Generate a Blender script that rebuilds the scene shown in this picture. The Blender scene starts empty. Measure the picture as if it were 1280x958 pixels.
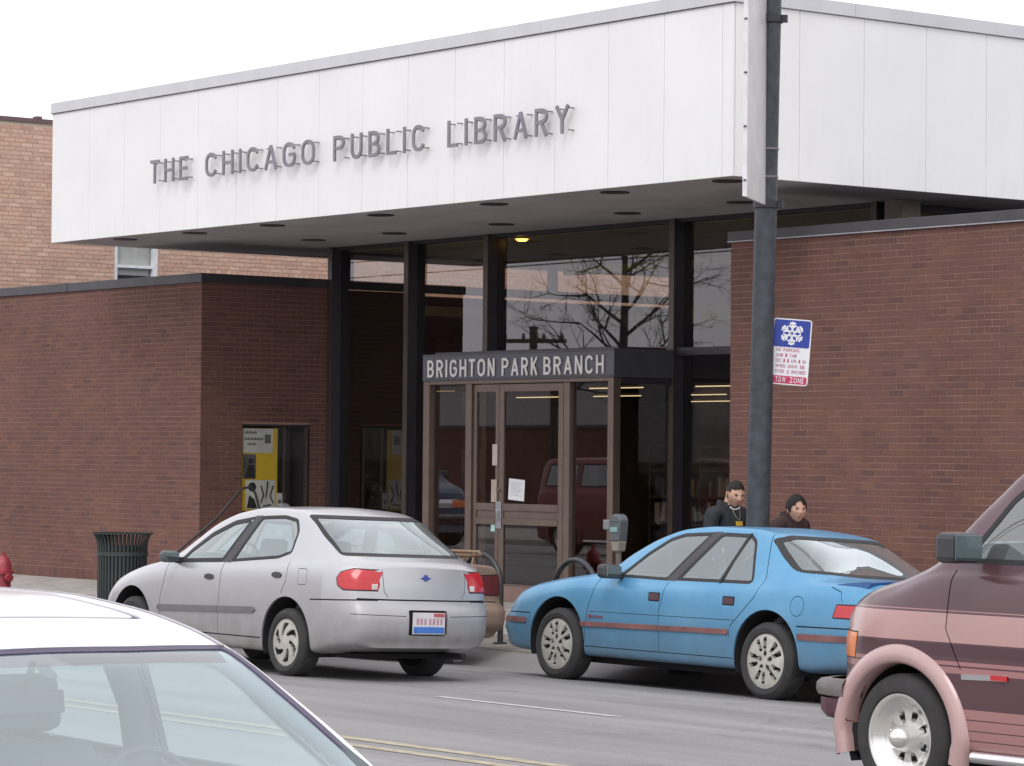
import bpy, bmesh, math, random
import numpy as np
from mathutils import Vector, Matrix, Euler
random.seed(7)
RD = math.radians
sc = bpy.context.scene
col = sc.collection

# ------------------------------------------------------------------ camera
yaw, pitch, roll = 0.912722, 0.0238020, 0.0090864
fw = Vector((-math.sin(yaw)*math.cos(pitch), math.cos(yaw)*math.cos(pitch), math.sin(pitch)))
r0 = Vector((math.cos(yaw), math.sin(yaw), 0)); u0 = r0.cross(fw)
rt = r0*math.cos(roll)+u0*math.sin(roll); up = -r0*math.sin(roll)+u0*math.cos(roll)
cd = bpy.data.cameras.new('camera'); cam = bpy.data.objects.new('camera', cd); col.objects.link(cam)
M = Matrix((rt, up, -fw)).transposed().to_4x4(); M.translation = Vector((0, 0, 1.95)); cam.matrix_world = M
cd.sensor_width = 36; cd.lens = 3897.2/1280*36; cd.clip_start = .1; cd.clip_end = 3000
sc.camera = cam
# ------------------------------------------------------------------ light: white overcast sky and a weak veiled sun
SUN_EL, SUN_AZ = 50, 145          # degrees; azimuth measured clockwise from +Y
W = bpy.data.worlds.new('World'); sc.world = W; W.use_nodes = True
n = W.node_tree.nodes; l = W.node_tree.links
bg = n['Background']; sky = n.new('ShaderNodeTexSky'); sky.sky_type = 'NISHITA'; sky.sun_disc = False
sky.sun_elevation = RD(SUN_EL); sky.sun_rotation = RD(SUN_AZ); sky.air_density = 1; sky.dust_density = 5
hs = n.new('ShaderNodeHueSaturation'); hs.inputs['Saturation'].default_value = .1
mx = n.new('ShaderNodeMixRGB'); mx.inputs['Fac'].default_value = .82; mx.inputs['Color2'].default_value = (11.85, 11.75, 12.3, 1)
l.new(sky.outputs[0], hs.inputs['Color']); l.new(hs.outputs[0], mx.inputs['Color1']); l.new(mx.outputs[0], bg.inputs['Color'])
bg.inputs['Strength'].default_value = .13
sd = bpy.data.lights.new('sun', 'SUN'); sd.energy = .9; sd.angle = RD(25); sd.color = (1, .97, .92)
so = bpy.data.objects.new('sun', sd); col.objects.link(so)
az = RD(SUN_AZ); el = RD(SUN_EL)
so.rotation_euler = Vector((math.sin(az)*math.cos(el), math.cos(az)*math.cos(el), math.sin(el))).to_track_quat('Z', 'Y').to_euler()
sc.view_settings.view_transform = 'Standard'; sc.view_settings.look = 'None'
sc.view_settings.exposure = 0; sc.view_settings.gamma = 1; sc.view_settings.use_curve_mapping = False
sc.cycles.max_bounces = 8; sc.cycles.transparent_max_bounces = 16; sc.cycles.glossy_bounces = 4

# ------------------------------------------------------------------ materials
def newmat(name):
    m = bpy.data.materials.new(name); m.use_nodes = True
    return m, m.node_tree.nodes, m.node_tree.links, m.node_tree.nodes['Principled BSDF']
def mat(name, c, rough=.6, metal=0, var=.12, scale=6, bump=0, bscale=60, coat=0, spec=None, emit=None, estr=0, coords='Object'):
    m, n, l, p = newmat(name)
    p.inputs['Roughness'].default_value = rough; p.inputs['Metallic'].default_value = metal
    if coat: p.inputs['Coat Weight'].default_value = coat; p.inputs['Coat Roughness'].default_value = .06
    if spec is not None: p.inputs['Specular IOR Level'].default_value = spec
    tc = n.new('ShaderNodeTexCoord')
    if var:
        no = n.new('ShaderNodeTexNoise'); no.inputs['Scale'].default_value = scale; no.inputs['Detail'].default_value = 5
        cr = n.new('ShaderNodeValToRGB'); l.new(tc.outputs[coords], no.inputs['Vector']); l.new(no.outputs['Fac'], cr.inputs['Fac'])
        cr.color_ramp.elements[0].position = .3; cr.color_ramp.elements[1].position = .7
        cr.color_ramp.elements[0].color = tuple(x*(1-var) for x in c)+(1,); cr.color_ramp.elements[1].color = tuple(min(1, x*(1+var)) for x in c)+(1,)
        l.new(cr.outputs[0], p.inputs['Base Color'])
    else: p.inputs['Base Color'].default_value = tuple(c)+(1,)
    if bump:
        nb = n.new('ShaderNodeTexNoise'); nb.inputs['Scale'].default_value = bscale; nb.inputs['Detail'].default_value = 4
        b = n.new('ShaderNodeBump'); b.inputs['Strength'].default_value = bump; b.inputs['Distance'].default_value = .01
        l.new(tc.outputs[coords], nb.inputs['Vector']); l.new(nb.outputs['Fac'], b.inputs['Height']); l.new(b.outputs[0], p.inputs['Normal'])
    if emit: p.inputs['Emission Color'].default_value = tuple(emit)+(1,); p.inputs['Emission Strength'].default_value = estr
    return m
def brickmat(name, cols, rough=.85, stain=.25):
    m, n, l, p = newmat(name); p.inputs['Roughness'].default_value = rough; p.inputs['Specular IOR Level'].default_value = .25
    g = n.new('ShaderNodeNewGeometry'); oi = n.new('ShaderNodeObjectInfo'); a = n.new('ShaderNodeMath'); a.operation = 'ADD'
    fr = n.new('ShaderNodeMath'); fr.operation = 'FRACT'
    l.new(g.outputs['Random Per Island'], a.inputs[0]); l.new(oi.outputs['Random'], a.inputs[1]); l.new(a.outputs[0], fr.inputs[0])
    cr = n.new('ShaderNodeValToRGB'); cr.color_ramp.interpolation = 'LINEAR'
    els = cr.color_ramp.elements
    while len(els) < len(cols): els.new(.5)
    for i, c in enumerate(cols): els[i].position = i/(len(cols)-1); els[i].color = tuple(c)+(1,)
    l.new(fr.outputs[0], cr.inputs['Fac'])
    no = n.new('ShaderNodeTexNoise'); no.inputs['Scale'].default_value = .9; no.inputs['Detail'].default_value = 6
    n2 = n.new('ShaderNodeTexNoise'); n2.inputs['Scale'].default_value = 45; n2.inputs['Detail'].default_value = 3
    l.new(g.outputs['Position'], no.inputs['Vector']); l.new(g.outputs['Position'], n2.inputs['Vector'])
    mr = n.new('ShaderNodeMapRange'); mr.inputs[3].default_value = 1-stain; mr.inputs[4].default_value = 1+stain; l.new(no.outputs['Fac'], mr.inputs[0])
    mr2 = n.new('ShaderNodeMapRange'); mr2.inputs[3].default_value = .75; mr2.inputs[4].default_value = 1.25; l.new(n2.outputs['Fac'], mr2.inputs[0])
    mu = n.new('ShaderNodeMath'); mu.operation = 'MULTIPLY'; l.new(mr.outputs[0], mu.inputs[0]); l.new(mr2.outputs[0], mu.inputs[1])
    vm = n.new('ShaderNodeVectorMath'); vm.operation = 'SCALE'; l.new(cr.outputs[0], vm.inputs[0]); l.new(mu.outputs[0], vm.inputs['Scale'])
    l.new(vm.outputs[0], p.inputs['Base Color'])
    b = n.new('ShaderNodeBump'); b.inputs['Strength'].default_value = .4; b.inputs['Distance'].default_value = .004
    l.new(n2.outputs['Fac'], b.inputs['Height']); l.new(b.outputs[0], p.inputs['Normal'])
    return m
def glassmat(name, tint, refl=1.0, rough=.01, ior=1.5, tintg=(1, 1, 1), dust_glare=0):
    m, n, l, p = newmat(name); n.remove(p); out = n['Material Output']
    t = n.new('ShaderNodeBsdfTransparent'); t.inputs['Color'].default_value = tuple(tint)+(1,)
    g = n.new('ShaderNodeBsdfGlossy'); g.inputs['Roughness'].default_value = rough; g.inputs['Color'].default_value = tuple(tintg)+(1,)
    f = n.new('ShaderNodeFresnel'); f.inputs['IOR'].default_value = ior
    mu = n.new('ShaderNodeMath'); mu.operation = 'MULTIPLY'; mu.inputs[1].default_value = refl; mu.use_clamp = True
    l.new(f.outputs[0], mu.inputs[0]); x = n.new('ShaderNodeMixShader')
    ge = n.new('ShaderNodeNewGeometry'); nb = n.new('ShaderNodeMath'); nb.operation = 'SUBTRACT'; nb.inputs[0].default_value = 1; l.new(ge.outputs['Backfacing'], nb.inputs[1])
    m2 = n.new('ShaderNodeMath'); m2.operation = 'MULTIPLY'; l.new(mu.outputs[0], m2.inputs[0]); l.new(nb.outputs[0], m2.inputs[1])
    l.new(m2.outputs[0], x.inputs[0]); l.new(t.outputs[0], x.inputs[1]); l.new(g.outputs[0], x.inputs[2]); last = x.outputs[0]
    if dust_glare:  # pale diffuse veil: dust and sky glare put into the glass colour
        d = n.new('ShaderNodeBsdfDiffuse'); d.inputs['Color'].default_value = (.75, .8, .82, 1); y = n.new('ShaderNodeMixShader'); y.inputs[0].default_value = dust_glare
        l.new(last, y.inputs[1]); l.new(d.outputs[0], y.inputs[2]); last = y.outputs[0]
    l.new(last, out.inputs['Surface'])
    return m
def carpaint(name, c, metal=.5, rough=.35, coat=.6, dirt=(.2, .17, .15), dz=.55, damt=.55, stripes=None, fade=None):
    """paint with road dirt thrown up over its lower part; stripes = [(z0, z1, colour)] painted bands"""
    m, n, l, p = newmat(name); p.inputs['Metallic'].default_value = metal; p.inputs['Roughness'].default_value = rough
    p.inputs['Coat Weight'].default_value = coat; p.inputs['Coat Roughness'].default_value = .12
    tc = n.new('ShaderNodeTexCoord'); sp = n.new('ShaderNodeSeparateXYZ'); l.new(tc.outputs['Object'], sp.inputs[0])
    no = n.new('ShaderNodeTexNoise'); no.inputs['Scale'].default_value = 5; no.inputs['Detail'].default_value = 6; l.new(tc.outputs['Object'], no.inputs['Vector'])
    mr = n.new('ShaderNodeMapRange'); mr.inputs[1].default_value = dz+.3; mr.inputs[2].default_value = dz-.35; mr.inputs[3].default_value = .04; mr.inputs[4].default_value = damt*1.5
    l.new(sp.outputs['Z'], mr.inputs[0]); mu = n.new('ShaderNodeMath'); mu.operation = 'MULTIPLY'; mu.use_clamp = True
    ns = n.new('ShaderNodeMapRange'); ns.inputs[1].default_value = .3; ns.inputs[2].default_value = .7; ns.inputs[3].default_value = .38; ns.inputs[4].default_value = .62; l.new(no.outputs['Fac'], ns.inputs[0])
    l.new(mr.outputs[0], mu.inputs[0]); l.new(ns.outputs[0], mu.inputs[1])
    src = None
    base = n.new('ShaderNodeRGB'); base.outputs[0].default_value = tuple(c)+(1,); src = base.outputs[0]
    for z0, z1, sc_ in (stripes or []):
        a = n.new('ShaderNodeMath'); a.operation = 'GREATER_THAN'; a.inputs[1].default_value = z0; l.new(sp.outputs['Z'], a.inputs[0])
        b = n.new('ShaderNodeMath'); b.operation = 'LESS_THAN'; b.inputs[1].default_value = z1; l.new(sp.outputs['Z'], b.inputs[0])
        q = n.new('ShaderNodeMath'); q.operation = 'MULTIPLY'; l.new(a.outputs[0], q.inputs[0]); l.new(b.outputs[0], q.inputs[1])
        x = n.new('ShaderNodeMixRGB'); x.inputs['Color2'].default_value = tuple(sc_)+(1,); l.new(q.outputs[0], x.inputs['Fac']); l.new(src, x.inputs['Color1']); src = x.outputs[0]
    if fade:
        nf = n.new('ShaderNodeTexNoise'); nf.inputs['Scale'].default_value = 1.7; nf.inputs['Detail'].default_value = 8; nf.inputs['Roughness'].default_value = .65; l.new(tc.outputs['Object'], nf.inputs['Vector'])
        rf = n.new('ShaderNodeMapRange'); rf.inputs[1].default_value = .42; rf.inputs[2].default_value = .68; rf.inputs[4].default_value = .7; l.new(nf.outputs['Fac'], rf.inputs[0])
        xf = n.new('ShaderNodeMixRGB'); xf.inputs['Color2'].default_value = tuple(fade)+(1,); l.new(rf.outputs[0], xf.inputs['Fac']); l.new(src, xf.inputs['Color1']); src = xf.outputs[0]
    x = n.new('ShaderNodeMixRGB'); x.inputs['Color2'].default_value = tuple(dirt)+(1,); l.new(mu.outputs[0], x.inputs['Fac']); l.new(src, x.inputs['Color1'])
    l.new(x.outputs[0], p.inputs['Base Color'])
    r2 = n.new('ShaderNodeMapRange'); r2.inputs[3].default_value = rough; r2.inputs[4].default_value = .8; l.new(mu.outputs[0], r2.inputs[0]); l.new(r2.outputs[0], p.inputs['Roughness'])
    m2 = n.new('ShaderNodeMapRange'); m2.inputs[3].default_value = metal; m2.inputs[4].default_value = 0; l.new(mu.outputs[0], m2.inputs[0]); l.new(m2.outputs[0], p.inputs['Metallic'])
    return m

BR = brickmat('dark_brick', [(.142,.072,.062),(.165,.082,.066),(.152,.076,.065),(.178,.09,.069),(.142,.074,.066),(.165,.084,.066),(.12,.066,.062)])
MORT = mat('mortar', (.30,.18,.14), .95, var=.2, scale=3)
OB = brickmat('orange_brick', [(.54,.33,.25),(.59,.39,.30),(.50,.32,.26),(.62,.43,.34),(.47,.30,.24),(.57,.37,.28)], stain=.12)
OMORT = mat('pale_mortar', (.62,.52,.42), .95, var=.1)
WPAN = mat('white_enamel_panel', (.80,.80,.80), .38, var=.035, scale=.9, coords='Object')
def soot(m, z0, z1, amt):
    n, l = m.node_tree.nodes, m.node_tree.links; pr = n['Principled BSDF']; src = pr.inputs['Base Color'].links[0].from_socket
    g = n.new('ShaderNodeNewGeometry'); sp = n.new('ShaderNodeSeparateXYZ'); l.new(g.outputs['Position'], sp.inputs[0])
    mp = n.new('ShaderNodeMapping'); mp.inputs['Scale'].default_value = (4, 4, .35); l.new(g.outputs['Position'], mp.inputs['Vector'])
    no = n.new('ShaderNodeTexNoise'); no.inputs['Scale'].default_value = 2.5; no.inputs['Detail'].default_value = 8; no.inputs['Roughness'].default_value = .7; l.new(mp.outputs[0], no.inputs['Vector'])
    r1 = n.new('ShaderNodeMapRange'); r1.inputs[1].default_value = .5; r1.inputs[2].default_value = .72; r1.inputs[4].default_value = amt; l.new(no.outputs['Fac'], r1.inputs[0])
    r2 = n.new('ShaderNodeMapRange'); r2.inputs[1].default_value = z1; r2.inputs[2].default_value = z0; r2.inputs[3].default_value = .35; l.new(sp.outputs['Z'], r2.inputs[0])
    mu = n.new('ShaderNodeMath'); mu.operation = 'MULTIPLY'; l.new(r1.outputs[0], mu.inputs[0]); l.new(r2.outputs[0], mu.inputs[1])
    x = n.new('ShaderNodeMixRGB'); x.inputs['Color2'].default_value = (.30, .27, .23, 1); l.new(mu.outputs[0], x.inputs['Fac']); l.new(src, x.inputs['Color1']); l.new(x.outputs[0], pr.inputs['Base Color'])
soot(WPAN, 5.02, 5.4, .13)
WTRIM = mat('pale_metal_coping', (.58,.58,.61), .4, var=.06, scale=2)
SOFF = mat('stucco_soffit', (.47,.44,.45), .9, var=.12, scale=1.2, bump=.3)
BRONZE = mat('bronze_aluminium', (.13,.105,.095), .42, .55, var=.08)
DBRONZE = mat('dark_bronze', (.06,.054,.07), .45, .4, var=.1)
COPE = mat('dark_metal_coping', (.075,.072,.08), .45, .4, var=.12, scale=3)
SIGNB = mat('sign_band_grey', (.10,.10,.125), .45, .2, var=.1, scale=4)
LETG = mat('letter_bronze_grey', (.24,.23,.26), .45, .35, var=.1)
LETW = mat('letter_offwhite', (.72,.71,.68), .6, var=.05)
GL = glassmat('building_glass', (.76,.73,.67), 2.25, tintg=(1, .95, .98))
GLC = glassmat('clear_window_glass', (.95,.95,.93), 1.0)
CGL = glassmat('car_glass', (.68,.76,.76), 3.2, dust_glare=.10, tintg=(.88,.97,1))
CGL2 = glassmat('car_windshield_glass', (.82,.92,.93), 2.7, dust_glare=.12, tintg=(.84,.97,1))
BLK = mat('black_rubber', (.018,.018,.02), .6, var=.2)
TYRE = mat('tyre_rubber', (.035,.034,.035), .85, var=.2, scale=8)
DARK = mat('dark_void', (.012,.012,.014), .9, var=0)
CHROME = mat('chrome', (.75,.75,.76), .12, 1, var=.04)
ALLOY = mat('alloy_silver', (.46,.44,.40), .45, .2, var=.15, scale=10)
SEAT = mat('seat_cloth', (.16,.165,.18), .9, var=.15)
PLAST = mat('black_plastic', (.04,.04,.045), .45, var=.1)
ASPH = None
def asphalt():
    m, n, l, p = newmat('worn_asphalt'); p.inputs['Roughness'].default_value = .75
    tc = n.new('ShaderNodeTexCoord')
    mp = n.new('ShaderNodeMapping'); mp.inputs['Scale'].default_value = (.12, 1.1, 1); l.new(tc.outputs['Object'], mp.inputs['Vector'])
    a = n.new('ShaderNodeTexNoise'); a.inputs['Scale'].default_value = 1.6; a.inputs['Detail'].default_value = 7; l.new(mp.outputs[0], a.inputs['Vector'])
    b = n.new('ShaderNodeTexNoise'); b.inputs['Scale'].default_value = 70; b.inputs['Detail'].default_value = 3; l.new(tc.outputs['Object'], b.inputs['Vector'])
    c = n.new('ShaderNodeTexVoronoi'); c.feature = 'DISTANCE_TO_EDGE'; c.inputs['Scale'].default_value = .22; c.inputs['Randomness'].default_value = 1
    wn = n.new('ShaderNodeTexNoise'); wn.inputs['Scale'].default_value = 1.5; wn.inputs['Detail'].default_value = 5
    l.new(tc.outputs['Object'], wn.inputs['Vector']); ad = n.new('ShaderNodeMixRGB'); ad.blend_type = 'ADD'; ad.inputs['Fac'].default_value = .8
    l.new(tc.outputs['Object'], ad.inputs['Color1']); l.new(wn.outputs['Color'], ad.inputs['Color2']); l.new(ad.outputs[0], c.inputs['Vector'])
    cr = n.new('ShaderNodeValToRGB'); cr.color_ramp.elements[0].position = .33; cr.color_ramp.elements[0].color = (.18,.175,.178,1)
    cr.color_ramp.elements[1].position = .68; cr.color_ramp.elements[1].color = (.275,.268,.268,1); l.new(a.outputs['Fac'], cr.inputs['Fac'])
    m1 = n.new('ShaderNodeMapRange'); m1.inputs[3].default_value = .55; m1.inputs[4].default_value = 1.45; l.new(b.outputs['Fac'], m1.inputs[0])
    m2 = n.new('ShaderNodeMapRange'); m2.inputs[1].default_value = 0; m2.inputs[2].default_value = .012; m2.inputs[3].default_value = .55; m2.inputs[4].default_value = 1; m2.inputs[3].default_value = .8; m2.inputs[2].default_value = .006; l.new(c.outputs['Distance'], m2.inputs[0])
    mu = n.new('ShaderNodeMath'); mu.operation = 'MULTIPLY'; l.new(m1.outputs[0], mu.inputs[0]); l.new(m2.outputs[0], mu.inputs[1])
    vm = n.new('ShaderNodeVectorMath'); vm.operation = 'SCALE'; l.new(cr.outputs[0], vm.inputs[0]); l.new(mu.outputs[0], vm.inputs['Scale']); l.new(vm.outputs[0], p.inputs['Base Color'])
    bp = n.new('ShaderNodeBump'); bp.inputs['Strength'].default_value = .5; bp.inputs['Distance'].default_value = .006; l.new(b.outputs['Fac'], bp.inputs['Height']); l.new(bp.outputs[0], p.inputs['Normal'])
    return m
ASPH = asphalt()
CONC = mat('concrete', (.36,.335,.31), .9, var=.25, scale=2.2, bump=.4, bscale=40)
KERB = mat('kerb_concrete', (.15,.13,.12), .9, var=.35, scale=3, bump=.5, bscale=40)

# ------------------------------------------------------------------ object helpers
def tag(o, label=None, cat=None, group=None, kind=None):
    if label: o['label'] = label
    if cat: o['category'] = cat
    if group: o['group'] = group
    if kind: o['kind'] = kind
    return o
def thing(name, loc, label, cat, group=None, rot=None):
    o = bpy.data.objects.new(name, None); col.objects.link(o); o.location = loc; o.empty_display_size = .2
    if rot: o.rotation_euler = rot
    return tag(o, label, cat, group)
def link(name, me, parent=None, local=False):
    o = bpy.data.objects.new(name, me); col.objects.link(o)
    if parent is not None:
        o.parent = parent
        if not local: o.matrix_parent_inverse = invof(parent)
    return o
def invof(p):
    m = Matrix.Identity(4)
    while p is not None:
        m = p.matrix_parent_inverse @ Matrix.LocRotScale(p.location, p.rotation_euler, p.scale) @ m; p = p.parent
    return m.inverted()
class MB:
    def __init__(s): s.v = []; s.f = []; s.m = []; s.cur = 0
    def add(s, vs, fs):
        b = len(s.v); s.v += [tuple(v) for v in vs]; s.f += [tuple(b+i for i in f) for f in fs]; s.m += [s.cur]*len(fs); return s
    def box(s, x0, x1, y0, y1, z0, z1):
        vs = [(x, y, z) for z in (z0, z1) for y in (y0, y1) for x in (x0, x1)]
        return s.add(vs, [(0,2,3,1),(4,5,7,6),(0,1,5,4),(2,6,7,3),(0,4,6,2),(1,3,7,5)])
    def obox(s, c, sz, rot=(0,0,0)):
        R = Euler(rot).to_matrix(); c = Vector(c)
        vs = [c+R@Vector((x*sz[0]/2, y*sz[1]/2, z*sz[2]/2)) for z in (-1,1) for y in (-1,1) for x in (-1,1)]
        return s.add(vs, [(0,2,3,1),(4,5,7,6),(0,1,5,4),(2,6,7,3),(0,4,6,2),(1,3,7,5)])
    def tube(s, pts, r, n=10, cap=True):
        pts = [Vector(p) for p in pts]; rs = r if isinstance(r, (list, tuple)) else [r]*len(pts); b = []
        prev = None
        for i, p in enumerate(pts):
            t = (pts[min(i+1, len(pts)-1)]-pts[max(i-1, 0)]).normalized()
            if prev is None: a = t.orthogonal().normalized()
            else: a = (prev-t*prev.dot(t)).normalized()
            prev = a; c = t.cross(a)
            b.append([p+(a*math.cos(2*math.pi*k/n)+c*math.sin(2*math.pi*k/n))*rs[i] for k in range(n)])
        vs = [v for ring in b for v in ring]; fs = []
        for i in range(len(b)-1):
            for k in range(n): fs.append((i*n+k, i*n+(k+1) % n, (i+1)*n+(k+1) % n, (i+1)*n+k))
        if cap: fs.append(tuple(range(n))[::-1]); fs.append(tuple((len(b)-1)*n+k for k in range(n)))
        return s.add(vs, fs)
    def lathe(s, prof, c=(0,0,0), n=24, axis='z', close=False, cap=True):
        vs = []; c = Vector(c)
        for (r, h) in prof:
            for k in range(n):
                a = 2*math.pi*k/n
                p = {'z': (r*math.cos(a), r*math.sin(a), h), 'y': (r*math.cos(a), h, r*math.sin(a)), 'x': (h, r*math.cos(a), r*math.sin(a))}[axis]
                vs.append(c+Vector(p))
        fs = [(i*n+k, i*n+(k+1) % n, (i+1)*n+(k+1) % n, (i+1)*n+k) for i in range(len(prof)-1) for k in range(n)]
        if cap and prof[0][0] > 1e-6: fs.append(tuple(range(n))[::-1])
        if cap and prof[-1][0] > 1e-6: fs.append(tuple((len(prof)-1)*n+k for k in range(n)))
        return s.add(vs, fs)
    def prism(s, poly, d0, d1, axis='y'):
        k = len(poly)
        def P(a, b, d): return {'y': (a, d, b), 'x': (d, a, b), 'z': (a, b, d)}[axis]
        vs = [P(a, b, d0) for a, b in poly]+[P(a, b, d1) for a, b in poly]
        return s.add(vs, [tuple(range(k)), tuple(range(k, 2*k))[::-1]]+[(i, i+k, (i+1) % k+k, (i+1) % k) for i in range(k)])
    def build(s, name, mats, parent=None, smooth=None, bevel=0, kind=None, local=False):
        me = bpy.data.meshes.new(name); me.from_pydata(s.v, [], s.f)
        for m in (mats if isinstance(mats, (list, tuple)) else [mats]): me.materials.append(m)
        if len(set(s.m)) > 1: me.polygons.foreach_set('material_index', s.m)
        bm = bmesh.new(); bm.from_mesh(me); bmesh.ops.recalc_face_normals(bm, faces=bm.faces); bm.to_mesh(me); bm.free()
        if smooth: me.shade_smooth(); me.set_sharp_from_angle(angle=RD(smooth))
        o = link(name, me, parent, local)
        if bevel:
            b = o.modifiers.new('bevel', 'BEVEL'); b.width = bevel; b.segments = 2; b.limit_method = 'ANGLE'
        if kind: o['kind'] = kind
        return o

# ------------------------------------------------------------------ ground, road, kerb, pavement
YS = [-60, 3.3, 3.5, 6, 12.3, 15, 16.2, 17.9, 19.4, 19.8]; ZS = [-.22, -.22, -.2, -.15, .03, 0, -.05, -.09, -.2, -.22]
def gz(y): return float(np.interp(y, YS, ZS)) if y < 19.8 else float(np.interp(y, [19.8, 24], [-.07, .03]))
b = MB(); b.box(-1500, 1500, -1500, 1500, -1.2, -.5); tag(b.build('ground', mat('earth', (.2,.18,.15), .95, scale=.2)), kind='structure')
b = MB(); ys = [3.45]+[y for y in YS if y > 3.5]; ys = sorted(set(ys+[8,10,13.5,14.2,17,18.6,19]))
vs = []
for x in np.linspace(-300, 200, 11):
    for y in ys: vs.append((x, y, gz(y)))
k = len(ys); fs = [(i*k+j, (i+1)*k+j, (i+1)*k+j+1, i*k+j+1) for i in range(10) for j in range(k-1)]
nv = len(vs); vs += [(x, y, -.5) for x in (-300, 200) for y in (3.45, 19.8)]
b.add(vs, fs); tag(b.build('road', ASPH, smooth=40), kind='structure')
def strip(x0, x1, y, w, m, name, dz=.004):
    b = MB(); xs = np.linspace(x0, x1, 5)
    for a, c in zip(xs[:-1], xs[1:]):
        b.add([(a, y-w/2, gz(y-w/2)+dz), (c, y-w/2, gz(y-w/2)+dz), (c, y+w/2, gz(y+w/2)+dz), (a, y+w/2, gz(y+w/2)+dz)], [(0,1,2,3)])
    return tag(b.build(name, m), kind='structure')
PW = mat('worn_white_paint', (.5,.49,.48), .7, var=.3, scale=14); PY = mat('worn_yellow_paint', (.37,.32,.235), .7, var=.22, scale=10)
for k in range(-4, 4): strip(-20.45+12.2*k, -18.15+12.2*k, 15.08, .1, PW, 'lane_marking')
strip(-150, 100, 12.17, .1, PY, 'centre_line_marking'); strip(-150, 100, 11.93, .1, PY, 'centre_line_marking')
# gutter dirt and a few scraps of litter along the kerb
b = MB(); rr = random.Random(3)
for i in range(1500):
    x = rr.uniform(-36, -17); y = 19.8-abs(rr.gauss(0, .1)); s = rr.uniform(.008, .03); z = gz(min(y, 19.78))+s*.3
    b.obox((x, y, z), (s, s*rr.uniform(.5, 1.4), s*.6), (rr.random(), rr.random(), rr.random()*3))
b.build('gutter_gravel', mat('gravel_bits', (.13,.12,.115), .9, var=.3), kind='stuff')['label'] = 'loose grit and crumbs of asphalt lying in the gutter along the far kerb'
# kerb stones
kr = thing('kerb', (-25, 19.9, -.2), None, None); kr['kind'] = 'structure'
me = None
for i in range(46):
    x = -110+i*2.6
    if me is None:
        bb = MB(); bb.prism([(0, -.5), (0, -.1), (.025, -.07), (.2, -.066), (.2, -.5)], 0, 2.585, 'x'); o = bb.build('kerb_stone', KERB, kr); me = o.data; o.location = (x, 19.8, 0)
    else: o = link('kerb_stone', me, kr); o.location = (x, 19.8, rr.uniform(-.006, .004))
sw = thing('pavement', (-30, 22, 0), None, None); sw['kind'] = 'structure'
b = MB(); b.box(-110, 10, 20.0, 40, -.5, -.10); b.build('slab_bed', KERB, sw)
me = None
wy = 4.0/3
for j in range(3):
    y0 = 20.0+j*wy; CM = CONC if j else mat('darker_concrete', (.21,.185,.165), .9, var=.3, scale=3, bump=.5, bscale=40)  # slab row along the kerb gets a darker concrete tone
    for i in range(60):
        x0 = -90+i*1.45
        if x0 > -8: continue
        if i == 0:
            bb = MB(); g = .008; z0, z1 = gz(20.0+j*wy), gz(20.0+(j+1)*wy)
            bb.add([(0,g,z0-.09),(1.45-g,g,z0-.09),(1.45-g,wy,z1-.09),(0,wy,z1-.09),(0,g,z0),(1.45-g,g,z0),(1.45-g,wy,z1),(0,wy,z1)], [(0,3,2,1),(4,5,6,7),(0,1,5,4),(1,2,6,5),(2,3,7,6),(3,0,4,7)])
            o = bb.build('slab', CM, sw); o.location = (x0, y0, 0); me = o.data
        else: o = link('slab', me, sw); o.location = (x0, y0, rr.uniform(-.004, .003))
# entrance apron between the two wings
b = MB(); b.box(-38.35, -26.9, 24.0, 26.3, -.3, .034); tag(b.build('entrance_apron', CONC), kind='structure')
# near-side pavement
b = MB(); b.box(-200, 120, -4, 3.45, -.6, -.07); tag(b.build('near_pavement', CONC), kind='structure')
b = MB(); b.box(-260, 120, -60, -4.02, -.6, -.1); tag(b.build('parking_lot', mat('dark_asphalt', (.07,.07,.075), .9, var=.3, scale=.8)), kind='structure')

# ------------------------------------------------------------------ brick walls
BL, BHt, PX, PZ = .207, .0625, .2168, .0723
def brick_box(b, axis, a0, a1, z0, z1, face, depth, sgn, jit):
    # axis 'x': wall runs along x, front face at y=face looking to -y ; axis 'y': wall runs along y, front face at x=face looking to sgn x
    f = face+jit
    if axis == 'x': b.box(a0, a1, f, f+depth, z0, z1)
    else: b.box(min(f, f-sgn*depth), max(f, f-sgn*depth), a0, a1, z0, z1)
def brick_field(axis, a0, a1, z0, z1, face, sgn=1, hole=None, header_every=0, L=BL, Hh=BHt, px=PX, pz=PZ):
    out = []; nz = int(round((z1-z0)/pz)); rr = random.Random(int(face*10+a0))
    for j in range(nz):
        zz = z0+j*pz; hd = header_every and j % header_every == header_every-1
        p = px/2 if hd else px; ln = L-(px-p); off = (p/2 if j % 2 else 0)
        a = a0-off
        while a < a1-.02:
            s0, s1 = max(a, a0), min(a+ln, a1)
            if a1-s1 < .035: s1 = a1
            if s0-a0 < .035: s0 = a0
            if s1-s0 > .008:
                if hole and hole[2] < zz+Hh/2 < hole[3] and s1 > hole[0] and s0 < hole[1]:   # cut bricks finish flush with the opening
                    for a_, b_ in ((s0, min(s1, hole[0])), (max(s0, hole[1]), s1)):
                        if b_-a_ > .015: out.append((a_, b_, zz, zz+Hh, rr.uniform(-.0015, .0015)))
                else: out.append((s0, s1, zz, zz+Hh, rr.uniform(-.0015, .0015)))
            a += p
    return out
lib = thing('library_building', (-32, 24, .03), 'single-storey brick public library with a deep white panelled roof fascia over a glazed entrance', 'library')
def wallpart(name, x0, x1, y0, y1, z0, z1, m=MORT):
    b = MB(); b.box(x0, x1, y0, y1, z0, z1); return b.build(name, m, lib)
BASEZ, TOPZ = .195, 4.46
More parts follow.
